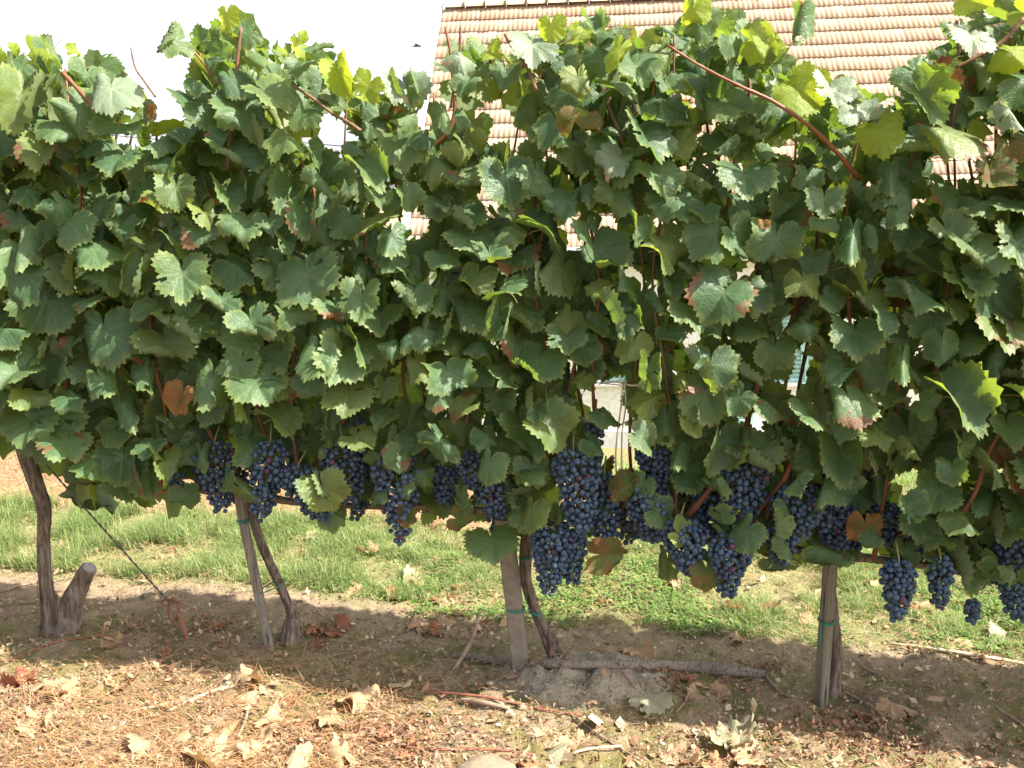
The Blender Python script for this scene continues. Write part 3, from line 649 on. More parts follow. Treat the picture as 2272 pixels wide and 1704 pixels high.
trunk('c', [(1176, 1160), (1230, 1135), (1340, 1152), (1430, 1178), (1520, 1196)], [26, 24, 23, 21, 17], 'arm', t=.02, seed=16)
trunk('d', [(1838, 1240), (1842, 1320), (1850, 1400), (1853, 1460), (1846, 1510), (1843, 1560)], [24, 24, 26, 27, 30, 40], t=.05, seed=17)
trunk('d', [(1838, 1250), (1780, 1222), (1680, 1206), (1560, 1200)], [22, 18, 16, 14], 'arm', t=.03, seed=18)
trunk('d', [(1838, 1250), (1900, 1238), (2010, 1250), (2110, 1262)], [22, 20, 17, 14], 'arm', t=.03, seed=19)
trunk('e', [(2545, 1290), (2550, 1400), (2558, 1500), (2560, 1625)], [34, 32, 32, 44], seed=20)
trunk('e', [(2545, 1300), (2400, 1280), (2250, 1270), (2120, 1268)], [26, 22, 18, 14], 'arm', t=.03, seed=21)
trunk('e', [(2545, 1300), (2700, 1320), (2900, 1340), (3100, 1365)], [26, 22, 18, 14], 'arm', t=.03, seed=22)

q_ = RP(198, 1260, 0); w_ = RP(190, 1274, 0); ax_ = q_ - w_; ax_ /= np.linalg.norm(ax_); mb = MB(); tube(mb, [q_ - ax_*.004, q_ + ax_*.005], [.0245, .0235], 16, rough=.03)
M['cut'] = simple('sawn_wood', (0.22, 0.20, 0.19), (0.36, 0.32, 0.28), 60, .9, .3)
o_ = part('cut_face', mb.mesh('cut_face', M['cut'], False), VINE['a']); o_.parent = stump
# canes seen in the photograph
def cane(pts, w0, w1=None, t=0.0, mat='cane'):
    w1 = w1 or w0*.6; k_ = which(sum(p[0] for p in pts)/len(pts)); n = len(pts); tt = t if isinstance(t, (list, tuple)) else [t]*n
    P = [RP(x, y, q) for (x, y), q in zip(pts, tt)]; W_ = np.linspace(w0, w1, n); R = [w/2/(F/np.linalg.norm(p - CO)) for w, p in zip(W_, P)]
    P_, R_ = smooth_path(P, R, max(8, n*5)); d_ = np.arange(len(P_)); R_ = R_*(1 + .28*(d_ % 6 == 3)); mb = MB(); tube(mb, P_, R_, 7)
    part('cane', mb.mesh('cane', M[mat]), VINE[k_])
CANES = [([(512,1032),(480,985),(448,925),(430,880)],10,8,-.05,'cane'), ([(597,985),(585,960),(572,915),(566,870)],9,8,-.06,'cane'), ([(695,1030),(738,978),(772,915),(800,860)],10,8,-.05,'cane'),
 ([(742,1000),(748,960),(752,915),(756,860)],9,8,-.03,'cane'), ([(1010,1055),(1022,1010),(1034,965),(1040,900)],8,7,-.05,'cane'), ([(856,985),(852,950),(850,900)],8,7,-.02,'cane'), ([(1261,1010),(1258,975),(1256,930),(1262,860),(1290,760)],9,7,-.04,'cane'),
 ([(1524,1146),(1560,1105),(1612,1035),(1640,998)],15,12,-.09,'cane'), ([(1642,1185),(1680,1135),(1735,1070),(1760,1020)],13,11,-.10,'cane'), ([(1672,875),(1700,820),(1730,760),(1757,715),(1770,640)],15,12,-.06,'cane'), ([(1672,880),(1660,930),(1655,1010)],14,12,0,'cane'),
 ([(1995,1195),(2040,1160),(2085,1100),(2135,1050)],15,11,-.07,'cane'), ([(2125,1155),(2165,1090),(2195,1000),(2225,950)],10,7,-.18,'cane'), ([(1375,1130),(1400,1095),(1440,1050),(1480,1010)],14,11,-.04,'cane'), ([(1285,1120),(1284,1090),(1288,1040)],12,9,.0,'cane'),
 ([(1960,1165),(1958,1110),(1955,1040),(1945,960)],9,8,-.02,'cane'), ([(1905,395),(1850,330),(1790,275),(1710,222),(1650,195),(1560,150),(1480,100)],10,5,[-.14,-.2,-.25,-.28,-.3,-.3,-.3],'cane'), ([(535,60),(528,120),(522,200),(512,290),(505,380)],6,9,-.12,'cane_dark'),
 ([(2125,45),(2128,120),(2120,230),(2110,320)],7,9,-.16,'cane_dark'), ([(2272,40),(2220,95),(2160,130),(2120,150)],8,5,-.2,'cane_dark'), ([(1120,75),(1140,110),(1165,140),(1190,200)],7,9,-.2,'cane_dark'), ([(988,60),(1000,120),(1005,180),(1008,250),(990,300),(930,345)],5,11,-.08,'cane'),
 ([(1022,55),(1020,110),(1012,165),(1000,240)],5,6,-.12,'cane_dark'), ([(800,290),(770,270),(735,250),(690,215),(650,190)],8,5,-.15,'cane_dark'), ([(290,105),(300,150),(320,180),(345,215)],3,5,-.1,'cane_dark'), ([(138,160),(170,195),(205,235)],8,8,-.2,'cane'),
 ([(415,92),(435,120),(455,145),(480,190)],5,5,-.12,'cane_dark'), ([(1305,140),(1330,190),(1350,240),(1375,300),(1400,360)],8,9,-.05,'cane_dark'), ([(1660,150),(1662,230),(1640,320),(1622,400),(1615,470)],7,9,-.02,'cane_dark'), ([(700,445),(690,400),(665,350)],5,7,-.12,'cane'),
 ([(1240,545),(1270,600),(1300,650)],8,8,.05,'cane'), ([(1475,545),(1520,600),(1545,660)],10,8,.05,'cane'), ([(1730,440),(1745,480)],9,9,.0,'cane'), ([(1165,140),(1260,90),(1290,70)],3,3,-.2,'stem_green'), ([(700,600),(695,640),(690,700)],12,12,.0,'cane'), ([(2050,890),(2100,740),(2140,640)],9,8,.0,'cane')]
for pts, w0, w1, t_, m_ in CANES: cane(pts, w0, w1, t_, m_)
# shoots inside the canopy, from the arms to the top
xs = -250.0
while xs < 2900:
    y0 = np.interp(xs, [0, 600, 1380, 1850, 2500], [960, 1110, 1165, 1235, 1300]); top_y = sil(min(max(xs, 0), 2272)) + random.uniform(20, 120)
    pts = [(xs, y0)]; x_ = xs; k5 = 6
    for q in range(1, k5+1): x_ += random.uniform(-28, 34); pts.append((x_, y0 + (top_y - y0)*q/k5))
    tb = random.uniform(-.06, .14); cane(pts, random.uniform(8, 11), 4, [tb + random.uniform(-.04, .04) for _ in pts], random.choice(['cane', 'cane', 'cane_dark'])); xs += random.uniform(55, 85)

# ------------------------------------------------------------------ leaves
HOLES = [(330,150,42),(395,262,12),(708,305,20),(722,250,12),(750,330,16),(955,190,26),(965,120,26),(960,260,18),(1115,290,20),(1150,330,18),(1105,268,13),(925,505,26),(1060,450,6),(1085,478,7),(1300,523,9),(1345,522,8),(1480,502,16),(1795,512,12),
 (2130,372,40),(2170,365,22),(2095,380,20),(1640,395,16),(1610,365,12),(1830,60,34),(1850,130,40),(1900,180,34),(1960,130,34),(2000,60,40),(1930,60,40),(1990,190,18),(1372,885,22),(1385,1020,38),(1350,975,14),(1395,990,10),(1780,805,36),(1730,862,24),(1762,862,20),(1660,925,18),(1650,960,13),(1895,850,11),(1520,782,14),(1345,690,11),
 (1370,650,8),(1655,605,18),(1545,740,8),(2025,1080,22),(2140,1085,20),(1073,804,6),(1300,900,15),(2170,370,14),(2200,290,12),(1750,320,16),(1930,360,14),(1560,300,10),(1220,330,8),(890,890,5),(660,620,6),(1790,520,8)]
def in_hole(px, py, w):
    for hx_, hy_, r_ in HOLES:
        if math.hypot(px-hx_, (py-hy_)) < r_*1.0 + w*(.34 if py < 560 else .28): return True
    return False
BOT = np.array([(-400,960),(0,905),(60,930),(130,985),(200,1040),(330,1060),(400,1030),(440,940),(600,935),(850,990),(1000,1040),(1180,1120),(1220,980),(1330,1000),(1420,1050),(1500,1060),(1600,1030),(1700,1060),(1800,1110),(1950,1050),(2050,1150),(2150,1200),(2272,1180),(3200,1260)])
def bot(px): return float(np.interp(px, BOT[:, 0], BOT[:, 1]))
HAND = [(40,228,118,-20,0),(250,210,112,5,25),(150,278,112,30,10),(365,92,78,-65,0),(492,48,62,10,0),(695,103,62,70,20),(560,200,74,0,10),(520,345,112,10,15),(625,303,112,10,0),(800,380,104,20,10),(340,440,74,-15,20),(250,350,84,0,0),(380,420,80,0,0),(530,490,112,5,0),(440,510,94,20,0),(40,540,104,0,0),(150,500,90,-10,0),
 (290,600,92,-20,0),(395,610,104,0,0),(665,612,140,15,0),(660,480,90,0,0),(550,712,96,25,15),(400,712,112,0,0),(230,740,132,10,0),(780,655,92,0,0),(640,690,84,0,0),(672,780,104,-15,0),(890,650,100,-15,0),(940,712,112,-20,15),(975,822,118,10,10),(450,840,112,-10,0),(560,838,106,25,0),(220,830,92,15,0),
 (1070,700,92,-15,0),(1225,742,88,10,25),(1160,790,124,-5,0),(1142,945,132,5,0),(750,862,104,0,0),(840,970,46,0,0),(875,200,88,10,25),(1100,400,122,5,0),(960,250,92,0,0),(1210,282,112,0,0),(1320,362,132,-25,10),(1470,440,124,20,0),(1560,232,102,15,0),(1610,390,120,0,0),(1840,522,130,-15,0),(1672,535,120,-5,0),
 (1550,650,132,-25,15),(1430,660,84,-20,10),(1340,690,110,10,0),(1550,520,132,0,0),(1440,922,114,-10,15),(1530,866,132,10,0),(1290,560,152,-10,0),(1850,732,112,0,20),(1842,880,114,10,10),(1820,1000,122,0,20),(1950,790,102,-5,0),(2082,880,142,20,15),(1925,385,100,0,0),(1940,470,74,10,0),(2070,300,134,15,0),(2150,650,144,0,0),
 (2000,640,112,0,0),(1960,430,112,0,10),(1640,110,84,15,0),(1280,52,62,-20,0),(1380,152,100,15,0),(1180,130,92,0,20),(1250,182,74,0,0),(2022,1150,106,5,0),(2165,1140,84,0,20),(2085,1235,98,-10,15),(1700,972,112,0,0),(1612,942,62,0,0),(1740,622,92,0,0),(1780,440,74,-10,0),(175,930,94,20,0),(262,1005,104,-15,0),(400,990,76,15,0),
 (400,1080,60,0,0),(1062,1180,98,10,0),(1008,1092,62,-20,0),(1210,1112,54,0,0),(1315,1092,54,10,0),(1500,1020,92,70,0),(1545,1055,52,0,0),(725,1115,76,60,0),(1440,1225,72,0,0),(1545,1232,64,0,0),(1690,1212,84,80,0),(1800,1195,104,60,0),(60,920,110,0,0),(320,1035,96,0,0),(1110,1065,96,0,0),(1830,1060,90,20,0),(2205,720,100,0,0),(2190,900,90,0,0),(2150,100,80,20,0),(2010,220,110,35,0),(1990,170,90,30,0),(960,560,80,0,0),(1060,560,90,0,0),(840,520,100,0,0),(700,700,90,0,0),(480,660,80,0,0),(1400,810,84,0,0),(1000,470,110,0,0),(2120,560,110,0,0),(2200,540,90,0,0)]
SPECIAL = [(1728,55,86,0,'leaf'),(1498,60,96,-15,'leaf'),(1742,205,96,50,'leaf_yellow'),(1905,300,88,20,'leaf_yellow'),(1640,110,60,30,'leaf_yellow'),(1270,255,56,80,'leaf_yellow'),(1330,120,80,-30,'leaf_yellow'),(1500,35,70,10,'leaf_yellow'),(740,170,80,20,'leaf_yellow'),(790,200,70,-30,'leaf_yellow'),(2110,5,60,70,'leaf_yellow'),(2200,120,80,60,'leaf_yellow'),(490,45,50,0,'leaf_yellow'),(1190,70,60,0,'leaf_yellow'),
 (1800,205,78,-10,'leaf_pale'),(1848,190,76,10,'leaf_pale'),(1855,245,92,0,'leaf_pale'),(1330,355,90,-40,'leaf_pale'),(1000,130,80,20,'leaf_pale'),(1150,110,90,-10,'leaf_pale'),(878,195,92,10,'leaf_pale'),(240,205,104,0,'leaf_pale'),(2190,250,80,0,'leaf_pale'),(2100,90,70,-20,'leaf_pale'),
 (1872,1155,80,5,'leaf_rust'),(384,868,66,-20,'leaf_rust'),(1318,1198,84,90,'leaf_brown'),(1345,1060,76,-40,'leaf_brown'),(1000,1125,54,70,'leaf_brown'),(2190,995,56,30,'leaf_rust'),(2140,390,80,0,'leaf_brown'),(2180,330,60,0,'leaf_brown'),(1230,270,56,-30,'leaf_brown'),(1280,270,46,30,'leaf_brown'),(1525,1250,66,0,'leaf_brown'),(1650,490,26,0,'leaf_rust'),(880,1120,44,0,'leaf_brown'),(330,245,30,0,'leaf_rust'),(1740,40,70,10,'leaf_brown')]
front = []   # (px, py, width px, t, roll, tilt, yaw, mat)
for x, y, w, r_, pl in HAND:
    t_ = (-.17 - .08*min(1, y/700)) + random.uniform(-.06, .05) if y < 900 else -.14 + random.uniform(-.06, .04)
    front.append((x*1.027, y*1.027, w*1.03, t_, r_ + random.uniform(-8, 8), random.uniform(14, 58) + pl*.5, random.uniform(-8, 48) + pl*.4, 'leaf'))
for x, y, w, r_, m_ in SPECIAL:
    t_ = -.24 + random.uniform(-.05, .05) if y < 900 else -.18
    front.append((x*1.027, y*1.027, w*1.1, t_, r_, random.uniform(0, 25) if m_ != 'leaf_pale' else 42, random.uniform(-25, 15) if m_ != 'leaf_pale' else 25, m_))
layers = []
def scatter(spacing, tlo, thi, n_try, avoid, wlo, whi, x0=-420, x1=3150, extra_bot=0, skip=.12):
    pts = []; cell = {}; cs_ = spacing
    for _ in range(n_try):
        x = random.uniform(x0, x1); yt = sil(min(max(x, 0), 2272)) + 48; yb = bot(x) + extra_bot; y = random.uniform(yt, yb)
        w = random.uniform(wlo, whi); sp = spacing
        if y < yt + 70: w *= .74; sp *= .98
        elif y < 440 and x > 880 and random.random() < skip: continue
        if in_hole(x, y, w): continue
        key = (int(x//cs_), int(y//cs_)); ok = True
        for i in (-1, 0, 1):
            for j in (-1, 0, 1):
                for (qx, qy) in cell.get((key[0]+i, key[1]+j), ()):
                    if math.hypot(qx-x, qy-y) < sp: ok = False; break
                if not ok: break
            if not ok: break
        if not ok: continue
        if avoid and any(math.hypot(q[0]-x, q[1]-y) < avoid*q[2] for q in front[:len(HAND)+len(SPECIAL)]): continue
        cell.setdefault(key, []).append((x, y)); pts.append((x, y, w))
    return pts
for x, y, w in scatter(60, 0, 0, 12000, .42, 58, 128): front.append((x, y, w, random.uniform(-.17, -.06) - .10*min(1, y/700), random.gauss(0, 30), random.uniform(12, 72), random.gauss(22, 32), 'leaf'))
mid = [(x, y, w, random.uniform(-.08, .02), random.gauss(0, 35), random.uniform(-5, 50), random.gauss(5, 38), 'leaf') for x, y, w in scatter(52, 0, 0, 13000, 0, 80, 138, extra_bot=25, skip=.35)]
backl = [(x, y, w, random.uniform(.03, .13), random.gauss(0, 40), random.uniform(-10, 50), random.gauss(0, 45) + (180 if random.random() < .65 else 0), 'leaf') for x, y, w in scatter(52, 0, 0, 13000, 0, 90, 145, extra_bot=70, skip=.42)]
lowl = [(x, y, random.uniform(50, 98), random.choice([random.uniform(-.24, -.1), random.uniform(-.02, .18), random.uniform(-.02, .18)]), random.gauss(0, 35), random.uniform(0, 40), random.gauss(0, 35), 'leaf') for x, y in [(random.uniform(380, 2300), 0) for _ in range(150)]]
lowl = [(x, float(np.interp(x, [380, 1200, 1900, 2300], [1010, 1090, 1170, 1230])) + random.uniform(-60, 70), w, t_, r_, ti, ya, m_) for x, y, w, t_, r_, ti, ya, m_ in lowl]
lowl = [q for q in lowl if not in_hole(q[0], q[1], q[2])]
# small sprigs standing above the hedge
sprigs = []
for x in np.arange(-380, 3100, 17):
    if random.random() < .72: sprigs.append((x + random.uniform(-12, 12), sil(min(max(x, 0), 2272)) + random.uniform(8, 60), random.uniform(30, 70), random.uniform(-.2, .1), random.uniform(-120, 120), random.uniform(-20, 40), random.gauss(0, 50), random.choice(['leaf', 'leaf', 'leaf_yellow', 'leaf'])))
sprigs = [q for q in sprigs if not in_hole(q[0], q[1], q[2])]
objs = {k_: [] for k_ in VINE}; stuff = {k_: [] for k_ in VINE}
for q in front + lowl + sprigs: (objs if -120 < q[0] < 2390 else stuff)[which(q[0])].append(q)
for q in mid: (objs if -120 < q[0] < 2390 else stuff)[which(q[0])].append(q)
for q in backl: stuff[which(q[0])].append(q)
nleaf = 0
for k_, root in VINE.items():
    L_ = objs[k_]; keep, over = L_[:298], L_[298:]
    inv = Matrix.Translation(-Vector(root.location))
    for (x, y, w, t_, r_, ti, ya, m_) in keep:
        c = RP(x, y, t_); size = w/(F/np.linalg.norm(c - CO)); m4 = leaf_matrix(c, size, r_, ti, ya)
        if c[2] < .08: continue
        if random.random() < .5: pass
        g = random.randrange(len(LIVE_GEO)); o = obj('leaf', live_mesh(g, m_), root, inv @ Matrix(m4.tolist())); nleaf += 1
        if m_ == 'leaf_rust' and w > 60: o['label'] = 'withered rust brown leaf'
        if m_ == 'leaf_yellow' and w > 60: o['label'] = 'bright yellow green leaf'
    mb = MB()
    for (x, y, w, t_, r_, ti, ya, m_) in over + stuff[k_]:
        c = RP(x, y, t_); size = w/(F/np.linalg.norm(c - CO)); m4 = leaf_matrix(c, size, r_, ti, ya)
        add_leaf(mb, random.choice(LOW_GEO if t_ > .05 or x < -120 or x > 2390 else LIVE_GEO), m4, random.random(), seed=random.randrange(999))
    o = part('leaves', mb.mesh('leaves', [M['leaf'], M['petiole']], True, True), root); o['kind'] = 'stuff'
print('leaf objects', nleaf, {k_: (len(objs[k_]), len(stuff[k_])) for k_ in objs})

# ------------------------------------------------------------------ grapes
def ico(sub):
    import bmesh
    bm = bmesh.new(); bmesh.ops.create_icosphere(bm, subdivisions=sub, radius=1.0); V = np.array([v.co[:] for v in bm.verts]); f = [[v.index for v in q.verts] for q in bm.faces]; bm.free(); return V, f
BV, BF = ico(3); B1, F1 = ico(2)
bmb = MB(); bmb.add(BV*.0086, BF); berry_me = bmb.mesh('berry', M['berry'])
# x0,y0 (top) -> x1,y1 (tip), top width, tip width, t, count
BUNCH = [(455,1040,458,1090,60,30,.03,26),(530,1010,528,1095,70,40,.06,34),(835,1015,832,1100,70,40,.03,32),(962,990,960,1060,60,40,.06,26),(1140,1085,1138,1165,60,40,.06,28),(1392,1110,1395,1200,80,40,.03,34),(1545,1035,1540,1160,80,50,.05,44),(1702,1060,1700,1170,90,50,.04,44),(1815,1045,1812,1150,90,60,.03,44),(1890,1140,1890,1215,80,40,.02,34),(1962,1120,1960,1205,80,40,-.03,38),(2125,1180,2122,1270,70,40,.02,36),(2200,1195,2200,1290,80,40,-.02,40),(475,985,490,1132,105,34,-.13,74),(420,925,425,990,70,40,0,30),(392,1050,388,1092,34,20,-.08,8),(600,978,578,1150,92,44,-.16,84),(565,905,570,985,66,40,.03,34),(668,945,660,1050,64,44,.05,40),(660,1040,730,1160,150,40,-.15,105),(760,985,775,1115,118,60,-.13,84),(790,928,778,990,66,50,-.02,30),
 (800,1110,790,1150,40,20,.0,10),(878,1008,888,1202,140,34,-.16,98),(925,950,935,1000,60,30,.05,26),(1058,1008,1102,1145,128,40,-.13,84),(990,1035,985,1112,58,40,-.07,34),(1105,1120,1110,1180,60,50,.02,30),(1272,1000,1292,1180,128,50,-.18,112),(1322,928,1320,1030,42,28,-.08,30),(1232,1165,1218,1312,128,34,-.17,100),(1262,1180,1270,1292,90,32,-.15,56),
 (1340,1055,1345,1218,90,44,-.1,76),(1452,998,1455,1078,82,50,-.08,46),(1430,1075,1450,1200,115,60,-.12,84),(1508,1160,1532,1275,130,36,-.16,92),(1660,1005,1630,1230,130,44,-.12,130),(1580,1075,1580,1190,90,60,-.04,60),(1625,1190,1612,1320,112,34,-.17,84),(1775,1085,1760,1195,136,60,-.11,92),(1728,1175,1735,1248,80,36,-.14,50),
 (1850,1110,1858,1215,104,50,-.07,70),(1925,1050,1910,1140,80,50,.04,50),(1995,1250,1990,1368,78,30,-.2,72),(2012,1180,2020,1245,70,40,-.05,40),(2088,1245,2084,1345,54,24,-.17,44),(2255,1200,2262,1372,100,44,-.12,90),(2158,1335,2155,1380,26,18,-.1,8),(2045,1120,2050,1190,60,40,.05,34),(1180,1010,1170,1110,60,40,.05,40),(530,1060,520,1110,50,30,.02,26),(700,1080,690,1140,70,40,.0,36)]
bq = {k_: [] for k_ in VINE}
for b in BUNCH: bq[which(b[0])].append(b)
for k_, root in VINE.items():
    rest = MB(); tot = sum(int(b[7]*2.3) for b in bq[k_]) or 1; RL_ = Vector(root.location); used = 0
    for (x0, y0, x1, y1, w0, w1, t_, cnt) in bq[k_]:
        cnt = int(cnt*2.3)
        P0 = RP(x0, y0, t_); P1 = RP(x1, y1, t_); sc = F/np.linalg.norm(P0 - CO); axis = P1 - P0; L = np.linalg.norm(axis)
        rg = np.random.default_rng(int(x0*7 + y0)); pts = []; tries = 0; D = .0152
        while len(pts) < cnt and tries < 14000:
            tries += 1; f_ = rg.random(); prof = (min(1, .45 + f_*3.2)) * ((1-f_)*w0 + f_*w1)/2/sc * (1 if f_ < .92 else .7)
            a_ = rg.uniform(0, 2*PI); rr = prof*math.sqrt(rg.uniform(.25, 1)); p = P0 + axis*f_ + U*math.cos(a_)*rr - N*math.sin(a_)*rr*.85 + [0, 0, rg.normal()*.003]
            if all(np.sum((p-q)**2) > (D*.92)**2 for q in pts): pts.append(p)
        pts.sort(key=lambda p: np.dot(p, N)); nob = int(290*cnt/tot) if tot > 298 else len(pts); nob = min(nob, len(pts), 298 - used)
        mb = MB(); S0 = P0 + np.array([rg.normal()*.01, 0, .05]) + N*.03; tube(mb, smooth_path([S0, P0, P0 + axis*.5, P1], [1, 1, 1, 1], 10)[0], np.linspace(.0028, .0012, 10), 5)
        for p in pts[::2]:
            f_ = np.dot(p - P0, axis)/L/L; q = P0 + axis*max(f_ - .08, 0); tube(mb, [q, (p+q)/2 + [0, 0, .002], p], .0009, 3)
        bu = part('grape_bunch', mb.mesh('grape_bunch', M['stem_green']), root)
        for i, p in enumerate(pts):
            s_ = rg.uniform(.80, 1.12) if rg.random() < .93 else rg.uniform(.5, .75)
            if i < nob: obj('berry', berry_me, bu, Matrix.Translation(Vector(p) - RL_) @ Matrix.Diagonal((s_*rg.uniform(.90, 1.06), s_*rg.uniform(.90, 1.06), s_*rg.uniform(.94, 1.12), 1)) @ Matrix.Rotation(rg.uniform(0, 6), 4, 'X')); used += 1
            else: rest.add(B1*.0086*s_ + p, F1, lr=rg.random())
    if rest.n: o = part('berries', rest.mesh('berries', M['berry'], True, True), root); o['kind'] = 'stuff'

# ------------------------------------------------------------------ posts
def post(pts, wx, wy_, mat, label, cat='post', name='vineyard_post', t=0.0, yaw=0, seed=1, chamfer=.18):
    rg = np.random.default_rng(seed); P = [RP(x, y, t) for x, y in pts]; P_, _ = smooth_path(P, [1]*len(P), 14)
    base = P_[-1]; mb = MB(); V = []; c = chamfer; prof = [(-1, -1+c), (-1+c, -1), (1-c, -1), (1, -1+c), (1, 1-c), (1-c, 1), (-1+c, 1), (-1, 1-c)]
    X = U*math.cos(yaw) + N*math.sin(yaw); Y = np.cross([0, 0, 1], X)
    for p in P_:
        for a_, b_ in prof: V.append(p + X*a_*wx/2*(1 + rg.normal()*.02) + Y*b_*wy_/2*(1 + rg.normal()*.02))
    f = [(i*8+j, i*8+(j+1) % 8, (i+1)*8+(j+1) % 8, (i+1)*8+j)[::-1] for i in range(13) for j in range(8)] + [tuple(range(8)), tuple(13*8 + j for j in range(8))[::-1]]
    mb.add(V, f); return top(name, mb.mesh(name, M[mat], False), base, label=label, cat=cat)
post([(528,1080),(535,1130),(568,1290),(603,1462)], .028, .028, 'stake', 'thin square wooden stake leaning left beside the slender trunk', name='wooden_stake', cat='stake', t=-.03, yaw=.35, seed=2)
post([(1118,1150),(1126,1220),(1142,1350),(1158,1505)], .050, .046, 'concrete', 'broad flat sandy grey post in the middle of the row', t=-.03, yaw=.06, seed=3)
post([(1850,1190),(1842,1260),(1832,1400),(1820,1570)], .032, .031, 'stake_green', 'weathered brown stake with a green tie hanging down its side', name='wooden_stake', cat='stake', t=-.03, yaw=.55, seed=4)

# ------------------------------------------------------------------ wires, twine, ties, anchor
def wire(pts, label, name='trellis_wire', r=.0013, mat='wire', t=-.02, cat='wire', group='trellis wires of the row', sag=True):
    P = [RP(x, y, t) for x, y in pts]; P_, _ = smooth_path(P, [1]*len(P), len(P)*8); mb = MB(); tube(mb, P_, r, 5)
    return top(name, mb.mesh(name, M[mat]), P_[0], label=label, cat=cat, group=group)
wire([(-200,225),(300,278),(410,291),(795,327),(1200,352),(1560,368),(2060,358),(2600,330)], 'thin dark trellis wire, upper one of the top pair crossing the sky gap')
wire([(-200,262),(315,306),(410,316),(795,342),(1200,372),(1740,396),(2100,400),(2600,385)], 'thin dark trellis wire, lower one of the top pair')
wire([(-200,700),(300,760),(730,800),(930,811),(1494,865),(1664,872),(1960,899),(2040,905),(2700,950)], 'dark trellis wire crossing the middle of the leaf wall above the grapes', t=-.08)
wire([(-200,930),(345,1058),(560,1095),(860,1130),(1180,1158),(1520,1200),(1794,1225),(1950,1230),(2600,1290)], 'lowest trellis wire that carries the old arms among the grapes', t=.0)
wire([(1340,850),(1368,847),(1400,855),(1440,852)], 'frayed twine end knotted round the middle wire', name='twine', r=.003, mat='string', t=-.1, cat='twine', group=None)
mb = MB()
for pts in ([(1382,850),(1378,900),(1370,960),(1366,1010),(1368,1060),(1370,1105)], [(1386,850),(1388,900),(1380,960),(1379,1010),(1378,1050)], [(1370,846),(1378,842),(1388,846),(1384,856),(1374,854)]):
    tube(mb, smooth_path([RP(x, y, -.105) for x, y in pts], [1]*len(pts), 26)[0], .0024, 5)
tube(mb, [RP(1368,1090,-.105), RP(1371,1106,-.105)], [.004, .006], 6)
top('hanging_string', mb.mesh('hanging_string', M['string']), RP(1382, 850, -.105), label='pale doubled string dangling from the wire over the grassy gap', cat='string')
# guy wire + anchor
mb = MB()
for q in (0, PI):
    P = []; A_ = RP(52, 975, 0); B_ = RP(374, 1335, -.02)
    for i in range(120):
        u = i/119; c = A_*(1-u) + B_*u; a_ = u*90 + q; P.append(c + np.array([math.cos(a_)*.0022, 0, math.sin(a_)*.0022]))
    tube(mb, P, .0020, 5)
top('guy_wire', mb.mesh('guy_wire', M['wire']), B_, label='twisted bracing wire slanting down from the leftmost trunk to the anchor rod', cat='wire')
mb = MB()
ringp = [RP(385 + 11*math.cos(a_), 1352 + 26*math.sin(a_), -.02 + .01*math.sin(a_)) for a_ in np.linspace(-.5, 2*PI - .6, 22)]; tube(mb, ringp, .0055, 8)
tube(mb, smooth_path([RP(396,1360,-.02), RP(404,1385,-.02), RP(412,1412,-.02), RP(416,1440,-.02)], [1]*4, 12)[0], .008, 8)
tube(mb, [RP(372 + 14*math.cos(a_), 1337 + 8*math.sin(a_), -.03 + .012*math.cos(a_*2)) for a_ in np.linspace(0, 13, 40)], .003, 5)
tube(mb, smooth_path([RP(385,1338,-.03), RP(410,1342,-.03), RP(428,1352,-.03), RP(438,1370,-.03)], [1]*4, 14)[0], .0022, 5)
top('anchor_rod', mb.mesh('anchor_rod', M['rust']), gp(416, 1420), label='rusty ground anchor with an eye where the bracing wire ends', cat='anchor')
def tie(px, py, w, label, t=-.03, depth=.03, tail=None, slope=0, turns=2):
    mb = MB(); c = RP(px, py, t); sc = F/np.linalg.norm(c-CO); P = []
    for i in range(26*turns):
        a_ = i/26*2*PI; P.append(c + U*math.cos(a_)*w/2/sc + N*math.sin(a_)*depth + np.array([0, 0, -math.cos(a_)*slope/sc + .0035*math.sin(a_*.5+1) + i*.00008]))
    tube(mb, P, .0021, 5)
    if tail: tube(mb, smooth_path([RP(x, y, t - depth) for x, y in tail], [1]*len(tail), 14)[0], .0019, 5)
    top('plant_tie', mb.mesh('plant_tie', M['tie']), c, label=label, cat='plant tie')
tie(540, 1156, 24, 'green plastic tie high on the leaning wooden stake', depth=.022)
tie(603, 1302, 58, 'green plastic tie looped from the leaning stake across to the thin trunk', t=0, depth=.045, slope=-12, turns=1)
tie(1166, 1236, 27, 'green tie round the vine trunk just above the broad middle post tie', t=.02, depth=.028)
tie(1143, 1350, 41, 'green tie round the flat face of the broad middle post', depth=.033, slope=2)
tie(1186, 1357, 28, 'green tie round the slanting trunk beside the middle post', t=.02, depth=.024, slope=4)
tie(1833, 1378, 32, 'bright green tie on the right stake with a long hanging end', depth=.03, tail=[(1822,1380),(1821,1400),(1820,1422),(1817,1434)])
tie(1364, 1158, 22, 'green tie holding the thick vine arm right of the middle post', t=.02, depth=.022, tail=[(1366,1146),(1364,1160),(1361,1170)])

